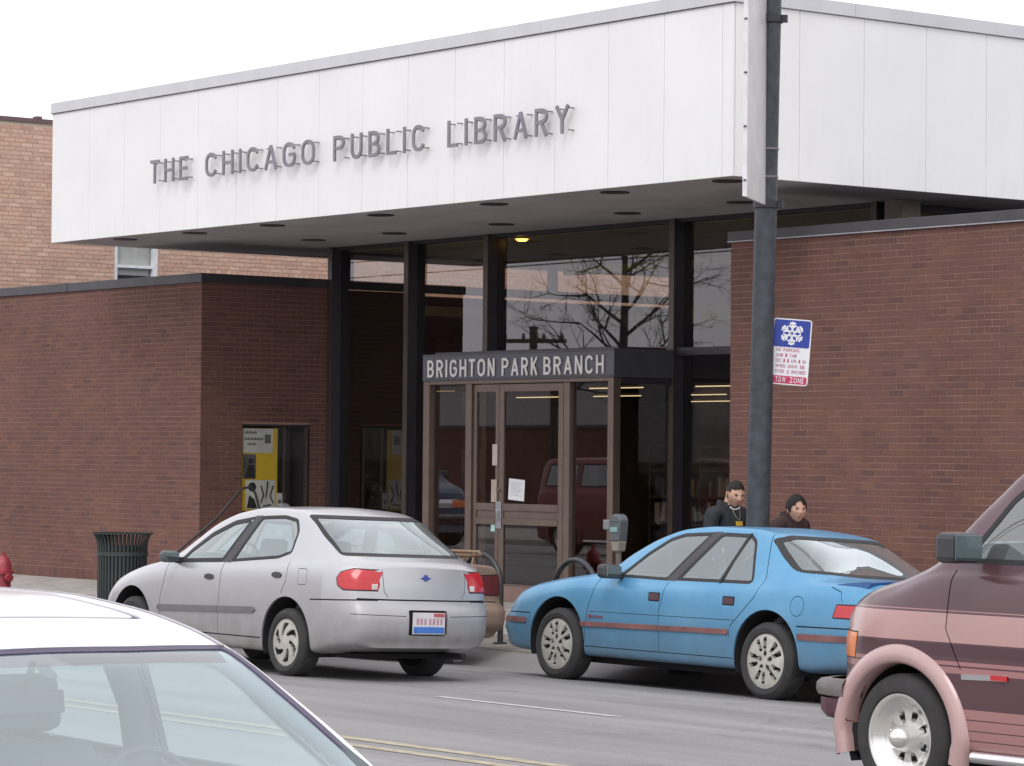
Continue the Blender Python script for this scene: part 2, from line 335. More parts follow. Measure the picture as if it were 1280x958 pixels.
# right wing
wr = wallpart('wall', -26.93+.006, -12, 24.004, 24.3, -.3, 4.45)
fr = brick_field('x', -26.93, -12, BASEZ, TOPZ, 24.0)
vis = sorted([q for q in fr if q[1]-q[0] > .2 and q[2] > .9 and q[0] < -22.2], key=lambda q: -q[0])[:300]
vs_ = set(vis); b = MB()
for q in fr:
    if q not in vs_: brick_box(b, 'x', q[0], q[1], q[2], q[3], 24.0, .03, 1, q[4])
b.build('brickwork', BR, wr, kind='stuff')
bb = MB(); bb.box(0, BL, 0, .03, 0, BHt); bme = None
for q in vis:
    if bme is None: o = bb.build('brick', BR, wr); bme = o.data
    else: o = link('brick', bme, wr)
    o.location = (q[0], 24.0+q[4], q[2])
# left wing
wl = wallpart('wall', -46, -38.4-.006, 24.004, 24.3, -.3, 4.44)
b = MB()
for q in brick_field('x', -46, -38.4, BASEZ, 4.44, 24.0): brick_box(b, 'x', q[0], q[1], q[2], q[3], 24.0, .03, 1, q[4])
b.build('brickwork', BR, wl, kind='stuff')
# return wall of the left wing, with the display window opening
HY0, HY1, HZ0, HZ1 = 24.72, 25.9, .95, 2.40
wt = thing_wall = None
b = MB(); x0, x1 = -38.9, -38.404
for (y0, y1, z0, z1) in ((24.305, HY0, -.3, 4.44), (HY1, 26.45, -.3, 4.44), (HY0, HY1, -.3, HZ0), (HY0, HY1, HZ1, 4.44)): b.box(x0, x1, y0, y1, z0, z1)
wt = b.build('wall', MORT, lib); b = MB()
for q in brick_field('y', 24.035, 26.45, BASEZ, 4.44, -38.4, 1, hole=(HY0, HY1, HZ0, HZ1)): brick_box(b, 'y', q[0], q[1], q[2], q[3], -38.4, .03, 1, q[4])
b.build('brickwork', BR, wt, kind='stuff')
# soldier course at the foot
def soldier(parent, axis, a0, a1, face):
    b = MB(); a = a0
    while a < a1-.02:
        brick_box(b, axis, a, min(a+.064, a1), -.05, BASEZ-.012, face-.004 if axis == 'x' else face+.004, .035, 1, 0); a += PZ
    b.build('soldier_course', BR, parent, kind='stuff')
soldier(wr, 'x', -26.93, -12, 24.0); soldier(wl, 'x', -46, -38.4, 24.0); soldier(wt, 'y', 24.04, 26.4, -38.4)
# copings of the wings
b = MB(); x = -46
for seg in ((-46, -42.3), (-42.29, -38.37)): b.box(seg[0], seg[1], 23.97, 24.5, 4.44, 4.575)
b.box(-38.85, -38.37, 24.5, 26.4, 4.441, 4.574); b.box(-42.36, -42.26, 23.962, 24.4, 4.436, 4.58)
b.build('coping', COPE, lib, bevel=.006)
b = MB(); b.box(-26.96, -12, 23.97, 24.5, 4.465, 4.578); b.box(-26.96, -26.4, 24.5, 26.3, 4.466, 4.577); b.build('coping', COPE, lib, bevel=.006)
b = MB(); b.box(-26.96, -12, 23.966, 23.978, 4.452, 4.466); b.build('drip_edge', mat('pale_drip_edge', (.35,.34,.38), .4, .3), lib)
# wing roofs and back walls
b = MB(); b.box(-46, -38.85, 24.5, 44, 4.30, 4.42); b.box(-26.4, -12, 24.5, 44, 4.30, 4.43)
b.build('roof', mat('tar_roof', (.08,.08,.085), .9), lib)
b = MB(); b.box(-12.3, -12, 24.31, 44, -.3, 4.29); b.box(-46, -12, 44.01, 44.3, -.3, 4.9); b.build('wall', BR, lib)

# main hall: roof box with enamel panels
FX0, FX1, FY0, FY1, FZ0, FZ1 = -40.16, -25.23, 22.5, 44.4, 5.05, 6.91
b = MB(); b.box(FX0+.04, FX1-.04, FY0+.04, FY1, FZ0+.012, 7.0); roofp = b.build('roof', DBRONZE, lib)
b = MB(); b.box(FX0+.03, FX1-.03, FY0+.03, FY1, FZ0, FZ0+.010); soff = b.build('soffit', SOFF, lib)
joints = [FX1-.01-.17-.976*k for k in range(15)]; edges = [FX1-.004]+joints+[FX0+.004]; PW_ = .006
def panel(x0, x1, y0, y1, z0=FZ0-.03, z1=FZ1): bb = MB(); bb.box(x0, x1, y0, y1, z0, z1); return bb.build('fascia_panel', WPAN, lib, bevel=.004)
edges = sorted(edges)
for a, c in zip(edges[:-1], edges[1:]): panel(a+PW_/2, c-PW_/2, FY0, FY0+.03)
yj = [FY0+.034, FY0+.034+.03]
yy = [FY0+.034]+[23.483+.985*k for k in range(-0, 22)]
for a, c in zip(yy[:-1], yy[1:]): panel(FX1-.034, FX1-.004, a+PW_/2, c-PW_/2)
b = MB(); b.box(FX0, FX0+.03, FY0+.034, FY1, FZ0-.03, FZ1); b.build('fascia_panel', WPAN, lib)
# pale coping on top in lengths
def cope(x0, x1, y0, y1): bb = MB(); bb.box(x0, x1, y0, y1, FZ1+.004, FZ1+.155); return bb.build('fascia_coping', WTRIM, lib, bevel=.004)
xs = [FX0-.02, -38.9, -35.6, -32.5, -28.6, -25.205]
for a, c in zip(xs[:-1], xs[1:]): cope(a+.004, c, FY0-.022, FY0+.25)
ys_ = [FY0+.255, 24.3, 27.6, 31, 34.4, 38]
for a, c in zip(ys_[:-1], ys_[1:]): cope(FX1-.25, FX1+.025, a+.004, c)
bb = MB(); bb.box(FX0-.02, FX1+.02, FY0-.02, FY0+.01, FZ1-.004, FZ1+.003); bb.build('shadow_gap', DBRONZE, lib)
# recessed downlights in the soffit
DL = [(-39.02,23.08),(-37.2,23.12),(-35.2,23.1),(-32.7,23.12),(-30.3,23.12),(-27.96,23.1),(-25.95,23.07),(-37.19,25.12),(-35.25,25.15),(-32.86,25.2),(-30.25,25.2),(-28.0,25.1)]
me = None
for x, y in DL:
    if me is None:
        bb = MB(); bb.lathe([(.155,-.008),(.155,-.001),(.001,-.001)], n=24); bb.cur = 1; bb.lathe([(.175,-.012),(.175,.0),(.15,0),(.15,-.012),(.175,-.012)], n=24)
        o = bb.build('downlight', [DARK, DBRONZE], lib); me = o.data
    else: o = link('downlight', me, lib)
    o.location = (x, y, FZ0)
# lit bulb fitting just inside the glass
bb = MB(); bb.lathe([(.001,-.03),(.06,-.025),(.09,0),(.001,0)], n=16); o = bb.build('lit_downlight', mat('warm_lamp', (.9,.6,.2), emit=(1,.62,.12), estr=9, var=0), lib); o.location = (-34.29, 26.66, 4.99)

# glazing: mullions, transom, panes
GY = 26.36
def part(name, m, *boxes, bevel=0, smooth=None, parent=lib):
    bb = MB()
    for q in boxes: bb.box(*q)
    return bb.build(name, m, parent, bevel=bevel, smooth=smooth)
for xm in (-38.34, -36.40, -34.51, -30.54, -26.84):
    mo = part('mullion', DBRONZE, (xm-.05, xm+.05, 26.2, 26.5, .03, 5.045)); part('mullion_face', BRONZE, (xm-.052, xm+.052, 26.19, 26.199, .03, 5.04), parent=mo)
part('head_rail', DBRONZE, (-38.4, -26.8, 26.25, 26.45, 5.005, 5.046))
part('transom', BRONZE, (-34.46, -30.6, 26.22, 26.42, 3.33, 3.40)); part('transom', DBRONZE, (-30.49, -26.9, 26.24, 26.42, 3.28, 3.38))
part('sill_rail', BRONZE, (-38.29, -34.6, 26.24, 26.42, .03, .16), (-30.49, -26.9, 26.24, 26.42, .03, .16))
part('sill_block', CONC, (-30.4, -26.94, 25.9, 26.23, .034, .42))
def pane(x0, x1, z0, z1, y=GY, parent=lib, m=GL): return part('window_pane', m, (x0, x1, y, y+.012, z0, z1), parent=parent)
pane(-38.29, -36.45, .16, 5.0); pane(-36.35, -34.56, .16, 5.0); pane(-34.46, -30.59, 3.40, 5.0)
pane(-30.49, -26.89, 3.38, 5.0); pane(-30.49, -28.7, .16, 3.28); pane(-28.62, -26.95, .16, 3.28); part('mullion', DBRONZE, (-28.7, -28.62, 26.24, 26.42, .16, 3.28))
# side clerestories over the wing roofs
for xc, s in ((-38.4, -1), (-26.8, 1)):
    part('clerestory_frame', DBRONZE, (xc-.05, xc+.05, 26.51, 44, 4.44, 4.56), (xc-.05, xc+.05, 26.51, 44, 4.96, 5.045))
    for k in range(5): part('mullion', DBRONZE if k else BRONZE, (xc-.06, xc+.06, 26.51+k*3.9, 26.63+k*3.9, 4.56, 4.96))
    for k in range(5): part('window_pane', GLC, (xc-.006, xc+.006, 26.64+k*3.9, 26.50+(k+1)*3.9, 4.56, 4.96))
part('column', mat('beige_pier', (.3,.25,.22), .8), (-26.66, -26.36, 26.2, 26.5, 4.44, 5.045))
# interior
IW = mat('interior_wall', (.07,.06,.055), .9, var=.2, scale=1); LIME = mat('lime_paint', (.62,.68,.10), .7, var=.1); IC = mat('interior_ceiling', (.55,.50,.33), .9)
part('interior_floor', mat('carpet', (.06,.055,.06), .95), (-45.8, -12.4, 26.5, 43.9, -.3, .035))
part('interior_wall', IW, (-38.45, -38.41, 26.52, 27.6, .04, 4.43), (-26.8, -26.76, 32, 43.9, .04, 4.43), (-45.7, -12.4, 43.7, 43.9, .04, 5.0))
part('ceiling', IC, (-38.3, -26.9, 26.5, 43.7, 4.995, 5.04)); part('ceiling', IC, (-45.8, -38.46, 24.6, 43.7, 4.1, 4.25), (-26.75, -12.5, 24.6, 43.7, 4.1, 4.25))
part('lime_beam', LIME, (-38.3, -30.7, 33, 33.3, 4.12, 4.40)); part('lime_beam', LIME, (-38.3, -29.5, 30.6, 30.75, 4.82, 4.94))
part('interior_bulkhead', mat('tan_bulkhead', (.3,.27,.21), .8), (-38.3, -30, 33.05, 33.25, 4.41, 4.9)); part('interior_bulkhead', IW, (-45, -28, 33.05, 33.25, 3.2, 4.1))
TUBE = mat('fluorescent_tube', (.9,.8,.6), emit=(1,.82,.5), estr=1.6, var=0)
for y in (30.5, 34.5, 38.5):
    for x in (-44.5, -42.3, -40.1, -37.5, -35.0, -33.0, -31.2): part('fluorescent_tube', TUBE, (x, x+1.25, y, y+.05, 3.02, 3.035))
part('interior_ceiling', IW, (-46, -26.8, 27.5, 43, 3.06, 3.1))
for y in (31.0,):
    for x in (-28.6, -30.9): part('fluorescent_tube', mat('ceiling_tube', (.9,.85,.7), emit=(1,.85,.55), estr=1.5, var=0), (x, x+1.2, y, y+.06, 4.93, 4.96))
# bookshelf behind the right-hand glass
sh = part('bookshelf', mat('shelf_wood', (.06,.04,.035), .7), (-32.4, -29.8, 27.75, 27.78, .04, 2.1), *[(-32.4, -29.8, 27.45, 27.75, z, z+.03) for z in (.3, .68, 1.06, 1.42, 1.78, 2.1)], *[(x, x+.03, 27.44, 27.75, .04, 2.13) for x in (-32.43, -31.4, -30.6, -29.8)])
bcs = [mat('book_%s' % c, k, .6) for c, k in (('pale', (.4,.38,.36)), ('red', (.18,.05,.05)), ('dark', (.05,.05,.07)), ('tan', (.3,.22,.15)))]
rb = random.Random(5)
for z in (1.09, 1.45, .71):
    x = -32.38
    while x < -29.9:
        w = rb.uniform(.025, .06); h = rb.uniform(.2, .28)
        if abs(x+31.385) > .07 and abs(x+30.58) > .07 and rb.random() < .8: part('book', rb.choice(bcs), (x, x+w-.004, 27.5, 27.7, z, z+h), parent=sh)
        x += w
# entrance vestibule
VX0, VX1, VY = -34.62, -30.50, 25.21
ves = part('entrance_vestibule', SIGNB, (VX0, VX1, VY, 26.24, 2.98, 3.345), bevel=.006)
part('band_rib', COPE, *[(VX0-.002, VX1+.002, VY-.010, VY-.001, z, z+.008) for z in (3.0, 3.32)], (VX0+.15, VX1-.03, VY+.1, 26.1, 3.347, 3.372), parent=ves)
FRM = mat('door_frame_bronze', (.17,.125,.105), .45, .45, var=.1, scale=5)
def vpart(name, m, *bx, bevel=.004): return part(name, m, *bx, bevel=bevel, parent=ves)
vpart('frame_post', FRM, (-34.6, -34.46, VY, VY+.12, .035, 2.975)); vpart('frame_post', FRM, (-33.63, -33.5, VY, VY+.12, .035, 2.93)); vpart('frame_post', FRM, (-31.55, -31.43, VY+.03, VY+.15, .035, 2.93)); vpart('frame_post', FRM, (-30.62, -30.505, VY, VY+.12, .035, 2.975))
vpart('frame_head', FRM, (-34.455, -30.625, VY+.004, VY+.1, 2.93, 2.977)); vpart('threshold', mat('threshold_tan', (.22,.14,.12), .7), (-34.45, -30.63, VY+.01, VY+.1, .036, .24))
pane(-34.45, -33.64, .25, 2.92, VY+.09, ves); pane(-31.42, -30.63, .25, 2.92, VY+.09, ves)
vpart('side_post', DBRONZE, (-30.6, -30.52, VY+.13, 26.2, 2.9, 2.975), (-30.6, -30.52, VY+.13, 26.2, .036, .2)); part('window_pane', GL, (-30.57, -30.558, VY+.13, 26.18, .2, 2.9), parent=ves); part('window_pane', GL, (-34.57, -34.558, VY+.13, 26.18, .05, 2.9), parent=ves)
def door(x0, x1, st=.085, lab=None):
    z0, z1 = .06, 2.92
    d = part('door', FRM, (x0, x0+st, VY+.03, VY+.075, z0, z1), (x1-st, x1, VY+.03, VY+.075, z0, z1), (x0+st, x1-st, VY+.032, VY+.073, 2.82, z1), (x0+st, x1-st, VY+.025, VY+.078, 1.24, 1.335), (x0+st, x1-st, VY+.025, VY+.078, 1.055, 1.14), (x0+st, x1-st, VY+.045, VY+.07, 1.14, 1.24), (x0+st, x1-st, VY+.032, VY+.073, z0, .27), bevel=.003)
    part('door_glass', GL, (x0+st, x1-st, VY+.05, VY+.056, 1.335, 2.82), parent=d); part('door_glass', GL, (x0+st, x1-st, VY+.05, VY+.056, .27, 1.055), parent=d)
    if lab: d['label'] = lab
    return d
d1 = door(-33.49, -32.93, .07, 'narrow left door leaf with two paper stickers'); d2 = door(-32.92, -31.56, .10, 'wide right door leaf with a metal lock plate and a paper notice')
lp = part('lock_plate', mat('brushed_steel', (.45,.46,.5), .3, .9), (-32.97, -32.85, VY+.018, VY+.024, 1.0, 1.36), bevel=.002, parent=d2); part('door_handle', CHROME, (-32.93, -32.89, VY-.02, VY+.017, 1.1, 1.25), bevel=.008, parent=d2)
bb = MB(); bb.lathe([(.028,0),(.028,.02),(.001,.022)], axis='y', n=14); o = bb.build('lock_cylinder', CHROME, d2); o.location = (-32.91, VY+.0, 1.52)
PAP = mat('paper', (.75,.75,.78), .8, var=.05)
def paper(name, x, z, w, h, c, label, cat='notice', y=VY+.044, ang=0):
    bb = MB(); bb.box(-w/2, w/2, -.002, .001, -h/2, h/2); o = bb.build(name, c); o.location = (x, y, z); o.rotation_euler = (0, ang, 0); return tag(o, label, cat)
pn = paper('paper_notice', -32.55, 1.52, .34, .28, PAP, 'white sheet of paper taped to the wide glass door above its middle rail', ang=.06)
bb = MB()
for k in range(7): bb.box(-.12, .12-.03*(k % 3), -.004, -.0022, .09-k*.028, .098-k*.028)
bb.build('print_lines', mat('faint_print', (.45,.45,.5), .8), pn, local=True)
paper('sticker', -32.995, 1.98, .11, .28, mat('pink_paper', (.5,.42,.4), .8), 'upper pinkish paper sign stuck on the edge of the narrow door', 'sign', VY+.02)
paper('sticker', -33.01, 1.5, .12, .3, mat('tan_paper', (.42,.34,.3), .8), 'lower tan paper sign on the edge of the narrow door above the lock', 'sign', VY+.02)
paper('sticker', -33.03, 1.01, .13, .1, mat('teal_paper', (.4,.62,.62), .8), 'small pale teal sticker on the narrow door below the lock', 'sticker', VY+.04)

# ------------------------------------------------------------------ lettering
def glyph(ch, off=0, ext=0, res=3):
    cu = bpy.data.curves.new('g', 'FONT'); cu.body = ch; cu.size = 1; cu.offset = off; cu.extrude = ext; cu.resolution_u = res
    o = bpy.data.objects.new('g', cu); col.objects.link(o); bpy.context.view_layer.update()
    me = bpy.data.meshes.new_from_object(o.evaluated_get(bpy.context.evaluated_depsgraph_get())); bpy.data.objects.remove(o); bpy.data.curves.remove(cu)
    return me
_gc = {}
def gdata(ch, off):
    if (ch, off) not in _gc:
        me = glyph(ch, off, .5); co = np.array([v.co[:] for v in me.vertices]); _gc[(ch, off)] = (co, [tuple(p.vertices) for p in me.polygons])
    return _gc[(ch, off)]
def word(text, x0, x1, z0, z1, place, depth, m, parent=None, off=.02, gapf=.30, name='letter', join=False):
    """letters of a word between x0..x1 / z0..z1; place(u, d, v) gives the world point"""
    h = z1-z0; gs = [gdata(c, off) for c in text]; ws = [g[0][:, 0].max()-g[0][:, 0].min() for g in gs]
    gap = gapf*h*.55 if len(text) > 1 else 0
    k = ((x1-x0)-gap*(len(text)-1))/sum(ws); x = x0; obs = []; jb = MB()
    for (co, fs), w in zip(gs, ws):
        zs = (co[:, 1]-co[:, 1].min())/(co[:, 1].max()-co[:, 1].min())*h+z0; xs = (co[:, 0]-co[:, 0].min())*k+x
        pts = [place(a, d*depth, v) for a, d, v in zip(xs, co[:, 2], zs)]
        bb = jb if join else MB(); bb.add(pts, fs)
        if not join: obs.append(bb.build(name, m, parent))
        x += w*k+gap
    if join: return jb.build(name, m, parent)
    return obs
def arc(cx, cz, rx, rz, a0, a1, k=12): return [(cx+rx*math.cos(RD(a0+(a1-a0)*i/k)), cz+rz*math.sin(RD(a0+(a1-a0)*i/k))) for i in range(k+1)]
def glyph_strokes(ch, w, h, s):
    """centre lines of a plain condensed capital, w x h, stroke s"""
    a, b, c, d = s/2, w-s/2, s/2, h-s/2; m = h/2; r = (b-a)/2; x = w/2; q = min(r, h*.3)
    return {'T': [[(0, d), (w, d)], [(x, 0), (x, d)]], 'H': [[(a, 0), (a, h)], [(b, 0), (b, h)], [(a, m), (b, m)]],
     'E': [[(a, 0), (a, h)], [(a, d), (w, d)], [(a, m), (w*.9, m)], [(a, c), (w, c)]], 'I': [[(a, 0), (a, h)]], 'L': [[(a, 0), (a, h)], [(a, c), (w, c)]],
     'C': [arc(x, d-q, r, q, 20, 180)+arc(x, c+q, r, q, 180, 340)], 'O': [arc(x, d-q, r, q, 0, 180)+arc(x, c+q, r, q, 180, 360)+[(b, d-q)]],
     'G': [arc(x, d-q, r, q, 20, 180)+arc(x, c+q, r, q, 180, 360)+[(b, m)], [(x, m), (b, m)]],
     'U': [[(a, h)]+arc(x, c+q, r, q, 180, 360)+[(b, h)]], 'A': [[(a*.9, 0), (x, h-s*.3)], [(w-a*.9, 0), (x, h-s*.3)], [(w*.2, h*.3), (w*.8, h*.3)]],
     'P': [[(a, 0), (a, h)], [(a, d), (w*.5, d)]+arc(w*.5, (d+m)/2, b-w*.5, (d-m)/2, 90, -90)+[(a, m)]],
     'R': [[(a, 0), (a, h)], [(a, d), (w*.5, d)]+arc(w*.5, (d+m)/2, b-w*.5, (d-m)/2, 90, -90)+[(a, m)], [(w*.5, m), (b, 0)]],
     'B': [[(a, 0), (a, h)], [(a, d), (w*.45, d)]+arc(w*.45, (d+m)/2, b*.93-w*.45, (d-m)/2, 90, -90)+[(a, m)], [(w*.45, m)]+arc(w*.5, (c+m)/2, b-w*.5, (m-c)/2, 90, -90)+[(a, c)]],
     'N': [[(a, 0), (a, h)], [(b, 0), (b, h)], [(a, h), (b, 0)]], 'K': [[(a, 0), (a, h)], [(b, h), (a, m*.75)], [(w*.4, m*1.05), (b, 0)]], 'Y': [[(a*.8, h), (x, m)], [(w-a*.8, h), (x, m)], [(x, 0), (x, m)]]}[ch]
def sign_word(text, x0, x1, z0, z1, y, depth, s, m, parent, gap):
    wt = {'I': 0, 'T': .9, 'L': .85, 'E': .85, 'A': 1.1, 'O': 1.1, 'G': 1.1, 'C': 1.05, 'Y': 1.05}; n_i = text.count('I'); tot = sum(wt.get(c, 1.0) for c in text)
    k = ((x1-x0)-gap*(len(text)-1)-n_i*s)/tot; x = x0; out = []
    for ch in text:
        w = s if ch == 'I' else k*wt.get(ch, 1.0); b = MB()
        for j, pts in enumerate(glyph_strokes(ch, w, z1-z0, s)):
            P_ = [Vector(v) for i0, v in enumerate(pts) if i0 == 0 or (Vector(v)-Vector(pts[i0-1])).length > 1e-4]; L_, R_ = [], []; dd = j*.0007
            for i_, v in enumerate(P_):
                d0 = (P_[i_]-P_[i_-1]).normalized() if i_ else None; d1 = (P_[i_+1]-P_[i_]).normalized() if i_ < len(P_)-1 else None
                d0 = d0 or d1; d1 = d1 or d0; nn = Vector((-(d0+d1).y, (d0+d1).x)); nn = nn.normalized() if nn.length > 1e-6 else Vector((-d1.y, d1.x)); f = s/2/max(.5, abs(nn.dot(Vector((-d1.y, d1.x))))); L_.append(v+nn*f); R_.append(v-nn*f)
            kk = len(P_); vs = [(x+v.x, yy, z0+v.y) for yy in (y-dd, y+depth-.001-dd*.5) for v in L_+R_]
            fs = []
            for i_ in range(kk-1):
                fs += [(i_, i_+1, kk+i_+1, kk+i_), (2*kk+i_, 3*kk+i_, 3*kk+i_+1, 2*kk+i_+1), (i_, 2*kk+i_, 2*kk+i_+1, i_+1), (kk+i_, kk+i_+1, 3*kk+i_+1, 3*kk+i_)]
            fs += [(0, kk, 3*kk, 2*kk), (kk-1, 3*kk-1, 4*kk-1, 2*kk-1)]; b.add(vs, fs)
        out.append(b.build('letter', m, parent)); x += w+gap
    return out
for t, a, c in (('THE', -37.22, -36.25), ('CHICAGO', -35.79, -33.18), ('PUBLIC', -32.74, -30.78), ('LIBRARY', -30.3, -27.96)):
    for o in sign_word(t, a, c, 5.69, 6.015, 22.395, .026, .041, LETG, lib, .15):
        xs = [v.co.x for v in o.data.vertices]; zs = [v.co.z for v in o.data.vertices]; bb = MB()
        for xx, zz in ((min(xs)+.026, max(zs)-.04), (max(xs)-.026, min(zs)+.04), (max(xs)-.026, max(zs)-.04)): bb.tube([(xx, 22.42, zz), (xx, 22.5, zz)], .009, 6)
        bb.build('mounting_pins', LETG, o, local=True, kind='stuff')
for t, a, c in (('BRIGHTON', -34.49, -32.98), ('PARK', -32.82, -32.05), ('BRANCH', -31.925, -30.69)):
    sign_word(t, a, c, 3.03, 3.265, VY-.016, .012, .034, LETW, ves, .062)

# ------------------------------------------------------------------ display window with posters in the return wall
dw = part('display_window', mat('display_lining', (.05,.045,.05), .8), (-38.88, -38.86, HY0, HY1, HZ0, HZ1), (-38.86, -38.44, HY0, HY0+.03, HZ0, HZ1), (-38.86, -38.44, HY1-.03, HY1, HZ0, HZ1), (-38.86, -38.44, HY0, HY1, HZ1-.03, HZ1), (-38.86, -38.41, HY0, HY1, HZ0, HZ0+.05))  # recess box lined in one even dark tone
part('window_frame', BRONZE, (-38.45, -38.395, HY1-.07, HY1-.03, HZ0+.05, HZ1-.03), (-38.46, -38.435, 25.46, 25.5, HZ0+.05, HZ1-.03), parent=dw); part('window_pane', GLC, (-38.43, -38.425, HY0+.03, HY1-.07, HZ0+.05, HZ1-.03), parent=dw)
ps = thing('event_poster', (-38.5, 25.05, 1.3), 'large yellow poster with two black and white photographs in the recessed wall window', 'poster')
YEL = mat('poster_yellow', (.75,.52,.05), .6, var=.06); PWH = mat('poster_pale', (.68,.70,.70), .6); PGR = mat('poster_grey', (.12,.12,.14), .7, var=.4, scale=12); PBK = mat('poster_black', (.03,.03,.035), .7)
xp = -38.452
part('board', YEL, (xp-.02, xp, 24.76, 25.37, 1.13, 2.34), parent=ps)
part('heading_sheet', PWH, (xp, xp+.004, 24.765, 25.28, 1.98, 2.335), parent=ps); part('photograph', PGR, (xp+.001, xp+.005, 24.77, 24.99, 1.6, 1.96), parent=ps); part('photograph', PWH, (xp+.001, xp+.005, 24.82, 25.33, 1.16, 1.58), parent=ps)
bb = MB()
for (y0, y1, z) in ((24.8, 25.0, 2.26), (24.79, 25.12, 2.165), (24.84, 24.97, 2.09)):
    y = y0
    while y < y1: bb.box(xp+.004, xp+.007, y, y+.022, z, z+.03+.012*(int(y*100) % 2)); y += .03
bb.box(xp+.004, xp+.007, 25.14, 25.25, 2.12, 2.25); bb.build('heading_print', mat('grey_print', (.16,.17,.19), .7), ps)
bb = MB()   # figures in the two photographs
bb.lathe([(.001,.001),(.07,.001),(.07,.003),(.001,.003)], c=(xp+.004, 24.93, 1.48), axis='x', n=14)
bb.prism([(24.84,1.17),(24.88,1.36),(24.97,1.30),(25.02,1.17)], xp+.004, xp+.008, 'x')
for a, c in (((25.08,1.5),(25.13,1.36)), ((25.2,1.56),(25.17,1.33)), ((25.3,1.5),(25.24,1.35)), ((25.13,1.36),(25.08,1.25)), ((25.24,1.35),(25.3,1.24)), ((25.12,1.2),(25.26,1.22))):
    bb.tube([(xp+.006, a[0], a[1]), (xp+.006, c[0], c[1])], .012, 5)
bb.lathe([(.001,.001),(.045,.001),(.045,.003),(.001,.003)], c=(xp+.005, 24.9, 1.86), axis='x', n=12)
bb.prism([(24.8,1.62),(24.86,1.8),(24.95,1.8),(24.98,1.62)], xp+.005, xp+.008, 'x'); bb.build('photo_figure', PBK, ps)
wc = thing('window_card', (-38.47, 25.45, 1.3), 'small white printed card propped in the wall window beside the yellow poster', 'card')
part('card', PWH, (-38.446, -38.44, 25.36, 25.455, 1.15, 1.39), parent=wc); part('card_print', PGR, (-38.44, -38.438, 25.38, 25.43, 1.22, 1.29), parent=wc)

# ------------------------------------------------------------------ handrail by the left wing
hr = thing('handrail', (-37.7, 24.2, .03), 'dull steel handrail sloping up towards the wall window with the yellow poster', 'handrail')
bb = MB(); bb.tube([(-37.7, 22.9, .35), (-37.7, 23.854, 1.044), (-37.7, 24.22, 1.42), (-37.7, 24.3, 1.475), (-37.7, 24.43, 1.485), (-37.7, 24.5, 1.40), (-37.7, 24.6, 1.1), (-37.7, 24.6, .03)], .019, 10); bb.build('rail', mat('dull_steel', (.07,.06,.065), .5, .4), hr, smooth=50)
bb = MB(); bb.tube([(-37.7, 23.0, .42), (-37.7, 23.0, -.02)], .019, 10); bb.build('post', mat('dull_steel2', (.07,.06,.065), .5, .4), hr, smooth=50)

# ------------------------------------------------------------------ orange brick building beyond
ob = thing('brick_building', (-50, 42, -.2), 'orange brick building with a white sash window behind the left wing of the library', 'building')
OX = -46.0; WY0, WY1, WZ0, WZ1 = 27.0, 27.87, 3.6, 5.75
b = MB()
for (y0, y1, z0, z1) in ((24.32, WY0, -.3, 7.2), (WY1, 44.35, -.3, 7.2), (WY0, WY1, -.3, WZ0), (WY0, WY1, WZ1, 7.2)): b.box(OX-.3, OX-.012, y0, y1, z0, z1)
b.box(-58, OX-.3, 24.32, 44.35, -.3, 7.0); ow = b.build('wall', OMORT, ob); b = MB()
for q in brick_field('y', 24.32, 44.35, 4.3, 7.42-.0, OX, 1, hole=(WY0, WY1, WZ0, WZ1), header_every=6, L=.205, Hh=.058): brick_box(b, 'y', q[0], q[1], q[2], q[3], OX, .03, 1, q[4])
b.build('brickwork', OB, ow, kind='stuff')
part('parapet', OMORT, (OX-.3, OX-.012, 24.32, 44.35, 7.2, 7.5), parent=ob)
b = MB(); b.box(OX-.36, OX+.04, 24.3, 44.4, 7.46, 7.53)
for k in range(18): b.box(OX-.1, OX+.045, 25.45+k*1.0, 25.55+k*1.0, 7.53, 7.57)
b.build('parapet_cap', mat('tile_cap', (.13,.08,.09), .6), ob)
WF = mat('white_window_frame', (.7,.72,.75), .5)
wf = part('window', WF, (OX-.1, OX-.02, WY0, WY0+.07, WZ0, WZ1), (OX-.1, OX-.02, WY1-.1, WY1, WZ0, WZ1), (OX-.1, OX-.02, WY0, WY1, WZ1-.07, WZ1), (OX-.12, OX-.03, WY0+.07, WY1-.1, 5.12, 5.17), (OX-.1, OX+.04, WY0-.03, WY1+.03, WZ0-.08, WZ0), parent=ob)
part('window_pane', GLC, (OX-.09, OX-.08, WY0+.07, WY1-.1, 5.17, WZ1-.07), (OX-.11, OX-.10, WY0+.07, WY1-.1, WZ0, 5.12), parent=wf); part('window_blind', mat('blind', (.5,.52,.54), .8), (OX-.16, OX-.13, WY0+.05, WY1-.05, 5.0, WZ1), parent=wf); part('window_dark', mat('room_dark', (.05,.06,.08), .8), (OX-.29, OX-.25, WY0, WY1, WZ0, WZ1), parent=wf)

from mathutils.bvhtree import BVHTree
from mathutils.interpolate import poly_3d_calc

